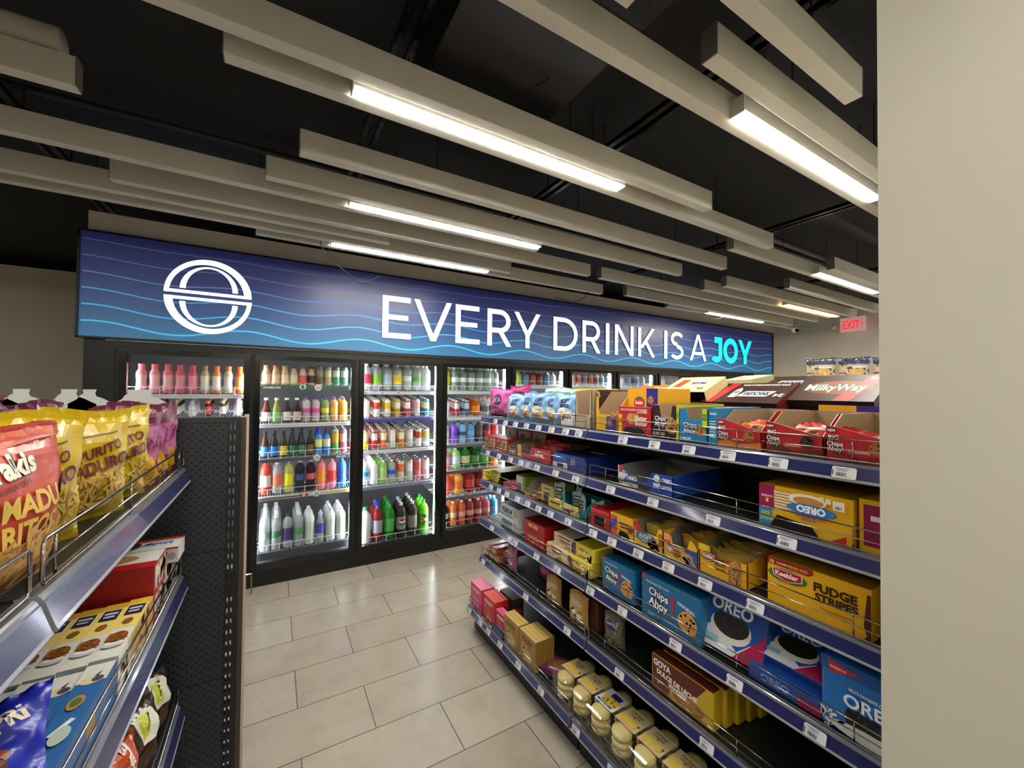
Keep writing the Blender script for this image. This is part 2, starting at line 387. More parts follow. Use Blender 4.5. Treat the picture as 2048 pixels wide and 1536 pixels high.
for x0, x1, y, m, lb in lamps:
    r = empty('linear_lamp', lb, 'lamp', ((x0 + x1) / 2, y, BZ), 0, 'linear ceiling lamps'); L_ = (x1 - x0) / 2
    MB().box(-L_, -.026, .004, L_, .026, .06, '#8a867e').obj('housing', r)
    MB().box(-L_ + .008, -.0235, -.004, L_ - .008, .0235, .004, m).obj('diffuser', r)
    for sx in (-.7, .7): MB().tube([(0, 0, .06), (0, 0, CZ - BZ)], .0025, '#1a1a1c', 5).obj('hanger', r, loc=(sx * L_, 0, 0))
    for sx in (-1, 1): MB().box(-.002, -.027, -.003, .002, .027, .061, '#c9c7c0').obj('end_cap', r, loc=(sx * (L_ + .002), 0, 0))
# slotted steel channels in pairs, running towards the cooler
for x, n in ((-1.0, 'left'), (.375, 'centre left'), (1.425, 'centre'), (3.15, 'right'), (5.0, 'far right')):
    r = empty('strut_channel', 'pair of slotted black steel channels under the dark ceiling, %s' % n, 'ceiling channel', (x, 1.5, 2.78), 0, 'slotted ceiling channels')
    for s in (-1, 1):
        mb = MB(); mb.box(-.011, -4, 0, .011, 2.3, .022, '#2c2b2b:metal')
        for k in range(60): mb.box(-.004, -1.2 + k * .055, -.0006, .004, -1.2 + k * .055 + .028, .0005, '#050505')
        mb.obj('channel', r, loc=(s * .026, 0, 0))
    for yy in (-2.5, -.9, .5, 1.7): MB().tube([(0, 0, .022), (0, 0, .14)], .005, '#2a2a2a').obj('threaded_rod', r, loc=(0, yy, 0))
for i, (y, z, rr_, x0, x1, lb) in enumerate([(1.72, 2.83, .022, .2, 4.4, 'thin black ceiling pipe behind the brightest lamp'), (1.86, 2.86, .035, .2, 7.5, 'thicker dark sprinkler pipe running across the ceiling'), (2.5, 2.84, .015, -3, 3, 'slim dark conduit above the left beams')]):
    place(MB().tube([(x0, y, z), (x1, y, z)], rr_, '#232326', 12), 'ceiling_pipe', 'pipe', lb, (0, 0, 0), 0, 'dark ceiling pipes', True)
place(MB().box(.46, .5, 2.74, 1.0, 1.55, 2.918, '#1b1a1c').box(.44, .9, 2.73, 1.02, .94, 2.915, '#242326'), 'air_duct', 'duct', 'dark rectangular air duct under the ceiling above the long beams', (0, 0, 0))
# paper tube lying on the upper left beam
mb = MB(); mb.lathe([(.052, 0, '#c8bfb8'), (.052, 1.2, '#8d857f'), (.045, 1.2, '#8d857f'), (.045, .9, '#6d6660')], 24)
tb = place(mb, 'paper_tube', 'tube', 'rolled white paper tube lying on the upper left ceiling beam', (-.64, 1.955, 2.744), 0, None, True, (0, -PI / 2, 0))
for pts, lb in (([(.26, 3.05, 2.60), (.27, 3.04, 2.55), (.30, 3.02, 2.50), (.36, 3.0, 2.44), (.42, 3.0, 2.40), (.48, 3.0, 2.36), (.53, 3.0, 2.335), (.58, 3.0, 2.35), (.64, 3.0, 2.40), (.66, 3.0, 2.405), (.67, 3.0, 2.385)], 'loose black wire hanging from the lamp above the sign emblem'),
                ([(2.72, 3.1, 2.59), (2.68, 3.1, 2.54), (2.63, 3.1, 2.50), (2.55, 3.1, 2.47), (2.5, 3.1, 2.45), (2.42, 3.1, 2.475), (2.3, 3.1, 2.48)], 'loose black wire hanging above the letter Y and D'),
                ([(5.05, 3.12, 2.59), (5.0, 3.12, 2.555), (4.9, 3.12, 2.535), (4.78, 3.12, 2.53)], 'short black wire hanging at the farthest white lamp'),
                ([(.86, 1.2, 2.74), (.80, 1.25, 2.70), (.78, 1.3, 2.69)], 'thin wire hanging from the dark duct')):
    place(MB().tube([Vector(p) for p in pts], .0028, '#0b0b0c:matt'), 'hanging_wire', 'wire', lb, (0, 0, 0), 0, None, True)

# ================================================================ backlit sign
SY = 3.79
sg = empty('illuminated_sign', 'long blue backlit sign reading EVERY DRINK IS A JOY above the coolers', 'sign', (3.24, 3.8, 1.925))
def sp(mb, name): 
    o = mb.obj(name, sg); o.matrix_parent_inverse = Matrix.Translation((-3.24, -3.8, -1.925)); return o
mb = MB(); mb.box(-1.13, SY, 1.925, 7.6, 3.828, 2.634, 'backlit_print')
for i in range(6):
    z0 = 2.585 - i * .117; amp = .006 + .0055 * i; n = 150; mw = .0028 + .0006 * i; A = []; B_ = []
    for j in range(n + 1):
        x = -1.12 + 8.71 * j / n; z = z0 - .03 * math.sin(x * .7 + 1) * (1 - i / 6) + amp * math.cos(2 * PI * (x - .58) / .86 - i * .12)
        A.append((x, SY - .0006, z + mw)); B_.append((x, SY - .0006, z - mw))
    mb.add(A + B_, [(j + 1, j, n + 1 + j, n + 2 + j) for j in range(n)], 'wave_%d' % i)
sp(mb, 'print_panel')
fmb = MB()
for a, b in (((-1.14, 3.775, 2.634), (7.61, 3.83, 2.646)), ((-1.14, 3.775, 1.913), (7.61, 3.83, 1.925)), ((-1.142, 3.775, 1.913), (-1.13, 3.83, 2.646)), ((7.6, 3.775, 1.913), (7.612, 3.83, 2.646))): fmb.box(*a, *b, '#15161c')
sp(fmb, 'frame')
LZ0, LZ1 = 2.06, 2.452
def letter(ch, x0, x1, m='letter_white', s=.055):
    w = x1 - x0; h = LZ1 - LZ0; mb = MB(); fr = lambda u, v, d: (x0 + u, SY - .001 - d, LZ0 + v)
    def P(pts): mb.prism(pts, .010, 0, fr, m, '#1a1c28')
    def bar(a, b, t=s):   # slanted stroke with horizontal cut ends
        P([(a[0] - t / 2, a[1]), (a[0] + t / 2, a[1]), (b[0] + t / 2, b[1]), (b[0] - t / 2, b[1])])
    def ring(cx, cy, rx, ry, a0, a1, n=22, t=s, cap=False):
        o = [(cx + rx * math.cos(a0 + (a1 - a0) * i / n), cy + ry * math.sin(a0 + (a1 - a0) * i / n)) for i in range(n + 1)]
        q = [(cx + (rx - t) * math.cos(a0 + (a1 - a0) * i / n), cy + (ry - t * .95) * math.sin(a0 + (a1 - a0) * i / n)) for i in range(n + 1)]
        for i in range(n): P([o[i], o[i + 1], q[i + 1], q[i]])
    R_ = lambda a, b, c, d: P([(a, b), (c, b), (c, d), (a, d)])
    if ch == 'E': R_(0, 0, s, h); R_(s, 0, w, s * .9); R_(s, h - s * .9, w * .98, h); R_(s, h * .5 - s * .42, w * .9, h * .5 + s * .42)
    if ch == 'V': bar((w / 2, 0), (s / 2, h)); bar((w / 2, 0), (w - s / 2, h))
    if ch == 'Y': bar((w / 2, h * .36), (s * .55, h), s * 1.08); bar((w / 2, h * .36), (w - s * .55, h), s * 1.08); R_(w / 2 - s / 2, 0, w / 2 + s / 2, h * .4)
    if ch == 'I': R_(0, 0, w, h)
    if ch == 'N': R_(0, 0, s, h); R_(w - s, 0, w, h); bar((w - s * .6, 0), (s * .6, h), s * 1.2)
    if ch == 'A': bar((s / 2, 0), (w / 2, h)); bar((w - s / 2, 0), (w / 2, h)); R_(w * .2, h * .22, w * .8, h * .22 + s * .8)
    if ch == 'K': R_(0, 0, s, h); bar((s * 1.1, h * .3), (w - s * .7, h), s * 1.15); bar((w - s * .6, 0), (w * .42, h * .56), s * 1.15)
    if ch == 'D':
        R_(0, 0, s, h); R_(s, 0, w * .42, s * .95); R_(s, h - s * .95, w * .42, h); ring(w * .42, h / 2, w * .58, h / 2, -PI / 2, PI / 2)
    if ch == 'R':
        hh = h * .64; R_(0, 0, s, h); R_(s, h - s * .95, w * .5, h); R_(s, h - hh, w * .5, h - hh + s * .95); ring(w * .5, h - hh / 2, w * .46, hh / 2, -PI / 2, PI / 2); bar((w - s * .6, 0), (w * .55, h - hh + .01), s * 1.15)
    if ch == 'O': ring(w / 2, h / 2, w / 2, h / 2 + .006, 0, 2 * PI, 36)
    if ch == 'S':
        ring(w * .52, h * .74, w * .47, h * .265, .5, PI * 1.5, 18); ring(w * .48, h * .262, w * .5, h * .268, -PI * .82, PI * .5, 20)
        P([(w * .5, h * .475), (w * .5, h * .475 + s), (w * .5 + .001, h * .475 + s), (w * .5 + .001, h * .475)])
    if ch == 'J':
        R_(w * .3, h - s, w, h); R_(w - s, h * .3, w, h - s); ring(w * .48, h * .3, w * .52, h * .31, -PI * .82, 0, 16)
    sp(mb, 'letter')
for ch, a, b in (('E', .848, 1.113), ('V', 1.142, 1.527), ('E', 1.569, 1.839), ('R', 1.929, 2.224), ('Y', 2.258, 2.607), ('D', 2.79, 3.152), ('R', 3.228, 3.524), ('I', 3.612, 3.672), ('N', 3.77, 4.109), ('K', 4.197, 4.529), ('I', 4.72, 4.782), ('S', 4.844, 5.146), ('A', 5.289, 5.681)): letter(ch, a, b)
for ch, a, b in (('J', 5.803, 6.088), ('O', 6.12, 6.52), ('Y', 6.533, 6.93)): letter(ch, a, b, 'letter_cyan', .092)
# emblem: two mirrored half rings round a thin crescent ring
mb = MB(); ex, ez = -.428, 2.268; fr = lambda u, v, d: (ex + u, SY - .001 - d, ez + v)
def arc(r0, r1, a0, a1, gap=0, n=26, cx0=0, cx1=0, cy0=0):
    for i in range(n):
        q = []
        for t in (i / n, (i + 1) / n):
            a = a0 + (a1 - a0) * t; c, s_ = math.cos(a), math.sin(a); q.append(((r1 * c + cx1, r1 * s_ + gap), (r0 * c + cx0, r0 * s_ + gap + cy0 * abs(s_))))
        mb.prism([q[0][0], q[1][0], q[1][1], q[0][1]], .010, 0, fr, 'letter_white', '#1a1c28')
g = .012
arc(.228, .268, 0, PI, g, cx0=-.010); arc(.142, .178, 0, PI, g + .036, cy0=.022)
arc(.228, .268, PI, 2 * PI, -g, cx0=.010); arc(.142, .178, PI, 2 * PI, -g - .036, cy0=-.022)
mb.prism([(-.268, g + .0), (.23, g + .0), (.23, g + .024), (-.268, g + .024)][:4], .010, 0, fr, 'letter_white', '#1a1c28')
mb.prism([(-.23, -g - .024), (.268, -g - .024), (.268, -g), (-.23, -g)], .010, 0, fr, 'letter_white', '#1a1c28')
sp(mb, 'emblem')

# exit sign, camera dome
mb = MB(); mb.box(-.16, -.018, -.11, .16, .018, .11, 'exit_face'); art(mb, lambda x, y, o: (-.16 + x, -.018 - o, -.11 + y), .32, .22, [('t', 'EXIT', .46, .5, .55, 'exit_red', 0, .7), ('p', [(.86, .35), (.97, .5), (.86, .65)], 'exit_red')])
ex_ = empty('exit_sign', 'red lit EXIT sign with a right arrow on the far side wall', 'sign', (7.62, 2.64, 2.65))
mb.obj('sign_face', ex_, rz=-PI / 2 - .1)
MB().box(.0, -.03, .1, .07, .03, .14, '#d0cbc4').obj('wall_bracket', ex_); MB().lathe([(.035, 0, '#e8e4dc'), (.02, .06, '#e8e4dc')], 16).obj('lamp_head', ex_, True, loc=(-.01, .24, -.02), rot=(0, -PI / 2, 0))
cd = empty('security_camera', 'small white dome security camera hanging beside the sign end', 'camera', (6.85, 3.092, 2.60))
MB().tube([(0, 0, -.005), (0, 0, CZ - 2.60)], .008, '#c8c6c2', 8).obj('mount', cd)
MB().lathe([(.047, 0, '#e6e4e0'), (.047, -.03, '#e6e4e0'), (.05, -.035, '#e6e4e0')][::-1], 20).obj('housing', cd, smooth=True)
MB().lathe([(.014, -.085, '#e6e4e0'), (.038, -.07, '#e6e4e0'), (.046, -.04, '#e6e4e0'), (.046, -.03, '#e6e4e0')], 20).obj('dome', cd, smooth=True)
MB().lathe([(.03, 0, '#050506:gloss'), (.028, .008, '#050506:gloss')], 16).obj('lens', cd, loc=(-.018, -.037, -.055), rot=(PI / 2 - .1, 0, -.5))

# ================================================================ walk-in cooler
cool = empty('glass_door_cooler', 'black walk-in cooler wall with a row of lit glass doors under the blue sign', 'cooler', (3.0, 3.85, 0))
def cp(mb, name, parent=None, **k):
    o = mb.obj(name, parent or cool, **k)
    if parent is None: o.matrix_parent_inverse = Matrix.Translation((-3.0, -3.85, 0))
    return o
X0, PI_D = -.887, .795
mb = MB(); mb.box(-1.11, 3.81, 0, 7.06, 3.9, .115, '#0d0d0e'); mb.box(-1.11, 3.815, 1.852, 7.06, 3.9, 1.912, '#0d0d0e'); mb.box(-1.11, 3.815, .115, -.955, 3.9, 1.852, '#0d0d0e')
for k in range(11):
    xm = X0 + PI_D * k - .055
    mb.box(xm - .016, 3.822, .115, xm + .016, 3.9, 1.852, '#0d0d0e')
mb.box(6.98, 3.815, .115, 7.06, 3.9, 1.852, '#0d0d0e')
cp(mb, 'frame')
mb = MB(); mb.box(-1.0, 3.803, 1.905, 7.0, 3.812, 1.911, '#8d8d90:metal'); cp(mb, 'top_trim')
mb = MB(); mb.box(-1.1, 3.9, .02, 7.06, 4.85, .12, '#6b6d70'); mb.box(-1.1, 4.85, .0, 7.06, 4.9, 1.95, '#4a4b4e'); mb.box(-1.1, 3.9, 1.9, 7.06, 4.85, 1.95, '#8a8078'); mb.box(-1.12, 3.9, 0, -1.1, 4.9, 1.95, '#55565a'); mb.box(7.06, 3.9, 0, 7.08, 4.9, 1.95, '#55565a')
cp(mb, 'interior_box')
SH = {0: (1.352, 1.53), 1: (.22, .681, .992, 1.286, 1.606), 2: (.14, .674, 1.007, 1.308, 1.565), 3: (.161, .475, .742, 1.014, 1.298, 1.571), 4: (1.3, 1.642), 5: (1.3, 1.642), 6: (1.3, 1.642), 7: (1.3, 1.642), 8: (1.3, 1.642), 9: (1.3, 1.642)}
STRIP = {(1, 4): ('#3a5a4c', [('t', 'STARBUCKS', .16, .5, .55, '#ffffff', 0, .28)]), (1, 2): ('#4a4a4c', [('t', 'BREWED', .88, .5, .5, '#ffffff', 0, .2)]), (1, 1): ('#cfcfcf', [('r', .02, .2, .45, .6, '#55504a'), ('r', .7, .2, .98, .8, '#d8c860'), ('e', .46, .5, .02, .5, '#c05030'), ('e', .52, .5, .02, .5, '#c05030')]),
         (2, 3): ('#4a4aa8', []), (2, 4): ('#c9ccd8', [('e', .1, .5, .012, .3, '#8080a0'), ('e', .3, .5, .012, .3, '#8080a0'), ('e', .5, .5, .012, .3, '#8080a0')]), (2, 1): ('#85859a', []), (3, 3): ('#6d6d72', []), (3, 2): ('#5d5d62', []), (3, 1): ('#6a6a70', []), (1, 3): ('#e4e4e4', [('r', .03, .4, .97, .6, '#a8a8a8')]), (0, 1): ('#e4e4e4', [('r', .03, .4, .97, .6, '#b0b0b0')])}
CN = ['first', 'second', 'third', 'fourth', 'fifth', 'sixth', 'seventh', 'eighth', 'ninth', 'tenth']
for k in range(10):
    x = X0 + PI_D * k
    d = empty('door', '', '', (x - .03, 3.82, .12)); del d['label'], d['category']; d.parent = cool; d.matrix_parent_inverse = Matrix.Translation((-3.0, -3.85, 0))
    def dp(mb, name): return mb.obj(name, d)
    # local origin at the lower left corner of the glass opening minus the rail
    W_ = .685 + .06; Ht = 1.815 + .035 - .12
    mb = MB(); mb.box(-.01, -.022, 0, .03, .012, Ht, '#131314:gloss'); mb.box(W_ - .03, -.022, 0, W_ + .01, .012, Ht, '#131314:gloss'); mb.box(.03, -.022, 0, W_ - .03, .012, .055, '#131314:gloss'); mb.box(.03, -.022, Ht - .035, W_ - .03, .012, Ht, '#131314:gloss')
    dp(mb, 'door_frame')
    dp(MB().box(.03, -.004, .055, W_ - .03, .0, Ht - .035, 'door_glass'), 'glass_pane')
    if 0: dp(MB().tube([(W_ - .012, -.022, .75), (W_ - .012, -.05, .77), (W_ - .012, -.05, 1.05), (W_ - .012, -.022, 1.07)], .007, '#0e0e0f:gloss', 8), 'door_handle')
    mb = MB()
    for xx in (x - .052, x + .685 + .022): mb.box(xx, 3.905, .15, xx + .02, 3.925, 1.84, 'led_cool')
    cp(mb, 'led_strip')
    for j, z in enumerate(SH[k]):
        s = empty('shelf', '', '', (x, 3.92, z)); del s['label'], s['category']; s.parent = cool; s.matrix_parent_inverse = Matrix.Translation((-3.0, -3.85, 0))
        mb = MB(); mb.box(-.04, .012, -.012, .72, .02, -.002, '#e8e8e8')
        for q in range(0, 39): mb.box(-.04 + q * .02, .02, -.006, -.037 + q * .02, .62, -.003, '#dddddd')
        mb.box(-.04, .3, -.012, .72, .306, -.003, '#dddddd'); mb.obj('wire_deck', s, rot=(.12 if (j or k == 0) else 0, 0, 0))
        c_, dd = STRIP.get((k, j), ('#dcdcdc', []))
        if j or k > 3 or k == 0:
            mb = MB(); mb.box(-.04, .0, -.03, .72, .012, .0, c_); art(mb, lambda a, b, o: (-.04 + a, -o, -.03 + b), .76, .03, dd); mb.obj('label_strip', s)
        else: MB().box(-.04, .0, -.06, .72, .012, .0, '#55585c').obj('front_rail', s)
        if (k, j) not in ((1, 4),):
            mb = MB(); hh = .055
            mb.tube([(-.03, .018, hh), (.71, .018, hh)], .0022, '#f4f4f4', 5)
            for q in range(9): mb.tube([(-.03 + q * .0925, .018, 0), (-.03 + q * .0925, .018, hh)], .0016, '#f4f4f4', 4)
            mb.obj('wire_rail', s)
        if (k, j) in ((1, 4), (1, 2), (1, 1)):
            mb = MB(); n = 20; mb.prism([(.028 * math.cos(2 * PI * i / n), .028 * math.sin(2 * PI * i / n)) for i in range(n)], .002, 0, lambda u, v, o: (.43 + u, -.004 - o, -.012 + v), '#f2f2f2')
            art(mb, lambda a, b, o: (.402 + a, -.006 - o, -.04 + b), .056, .056, [('t', '2/$' + ('10' if j == 4 else '5'), .5, .64, .22, '#8a3a34'), ('t', '$6.99' if j == 4 else '$3.00', .5, .34, .22, '#222222')]); mb.obj('price_badge', s)
        if (k, j) == (1, 4):
            mb = MB(); mb.prism([(.034 * math.cos(2 * PI * i / 20), .034 * math.sin(2 * PI * i / 20)) for i in range(20)], .002, 0, lambda u, v, o: (.31 + u, -.004 - o, -.006 + v), '#2f7a5a')
            art(mb, lambda a, b, o: (.276 + a, -.006 - o, -.04 + b), .068, .068, [('e', .5, .5, .36, .36, '#e8eee8'), ('e', .5, .45, .2, .26, '#2f7a5a'), ('p', [(.38, .72), (.5, .86), (.62, .72)], '#2f7a5a')]); mb.obj('round_emblem', s)

# ---------------------------------------------------------------- bottles and cans
def prof(kind, R, H, b, l, c):
    P = {
     'can': [(.8, 0, '#c8c8c8:metal'), (1, .04, b), (1, .45, l), (1, .8, b), (1, .9, '#a8a8a8:metal'), (.82, .97, '#787878:metal'), (.84, 1, '#c8c8c8:metal'), (.8, 1, '#8a8a8a:metal'), (.76, .975, 0)],
     'tall': [(.8, 0, b), (1, .03, b), (1, .2, l), (1, .7, b), (.97, .77, b), (.88, .82, b), (.72, .865, b), (.52, .9, b), (.4, .92, b), (.4, .93, 0)],
     'water': [(.85, 0, b), (1, .04, b), (.93, .12, b), (1, .18, b), (.94, .26, b), (1, .34, b), (1, .36, l), (1, .56, b), (.94, .62, b), (1, .69, b), (.98, .75, b), (.88, .81, b), (.68, .86, b), (.44, .895, b), (.36, .915, b), (.36, .93, 0)],
     'cola': [(.7, 0, b), (.95, .04, b), (1, .12, b), (1, .24, l), (1, .6, b), (1, .68, b), (.95, .75, b), (.84, .81, b), (.66, .86, b), (.44, .895, b), (.33, .915, b), (.32, .93, 0)],
     'glass': [(.9, 0, b), (1, .02, b), (1, .06, l), (1, .42, b), (.95, .5, b), (.6, .68, b), (.4, .84, b), (.4, .93, 0)],
     'milk': [(.85, 0, b), (1, .04, b), (1, .12, l), (.86, .4, l), (.98, .62, b), (.9, .72, b), (.55, .82, b), (.55, .84, 0)],
     'frap': [(.9, 0, b), (1, .03, b), (1, .1, l), (1, .5, b), (.95, .58, b), (.62, .8, b), (.58, .88, 0)],
     'sport': [(.85, 0, b), (1, .04, b), (1, .3, l), (1, .6, b), (.9, .68, b), (.5, .78, b), (.45, .82, 0)],
     'jug': [(.9, 0, b), (1, .03, b), (1, .25, b), (1, .7, b), (.8, .8, b), (.35, .9, b), (.33, .93, 0)]}[kind]
    return [(r * R, z * H, m) for r, z, m in P]
CAPS = {'can': None, 'tall': (.38, .92, 1), 'water': (.4, .925, 1), 'cola': (.34, .92, 1), 'glass': (.46, .91, 1), 'milk': (.6, .83, 1), 'frap': (.64, .86, .97), 'sport': (.5, .8, .93), 'jug': (.4, .91, 1)}
BC = {}
def bottle(kind, R, H, b, l, c, name=None):
    k = (kind, round(R, 4), H, b, l, c)
    if k not in BC:
        n = 16 if H > .2 else 12
        body = MB().lathe(prof(kind, R, H, b, l, c), n).mesh('bottle', True); cap = None
        if CAPS[kind]:
            r, z0, z1 = CAPS[kind]; mb = MB().lathe([(r * R, z0 * H, c), (r * R, z1 * H, c)], 12)
            if kind == 'sport': mb.lathe([(r * R * .55, z1 * H, c), (r * R * .5, H, c)], 10)
            cap = mb.mesh('cap', False)
        BC[k] = (body, cap)
    body, cap = BC[k]; o = D.objects.new(name or ('drink_can' if kind == 'can' else 'drink_bottle'), body); COL.objects.link(o)
    if cap: q = D.objects.new('cap', cap); COL.objects.link(q); q.parent = o
    return o
CL, LT, GR = '#eaf2f2:clear', '#e8e8ea', '#3f8a4a'
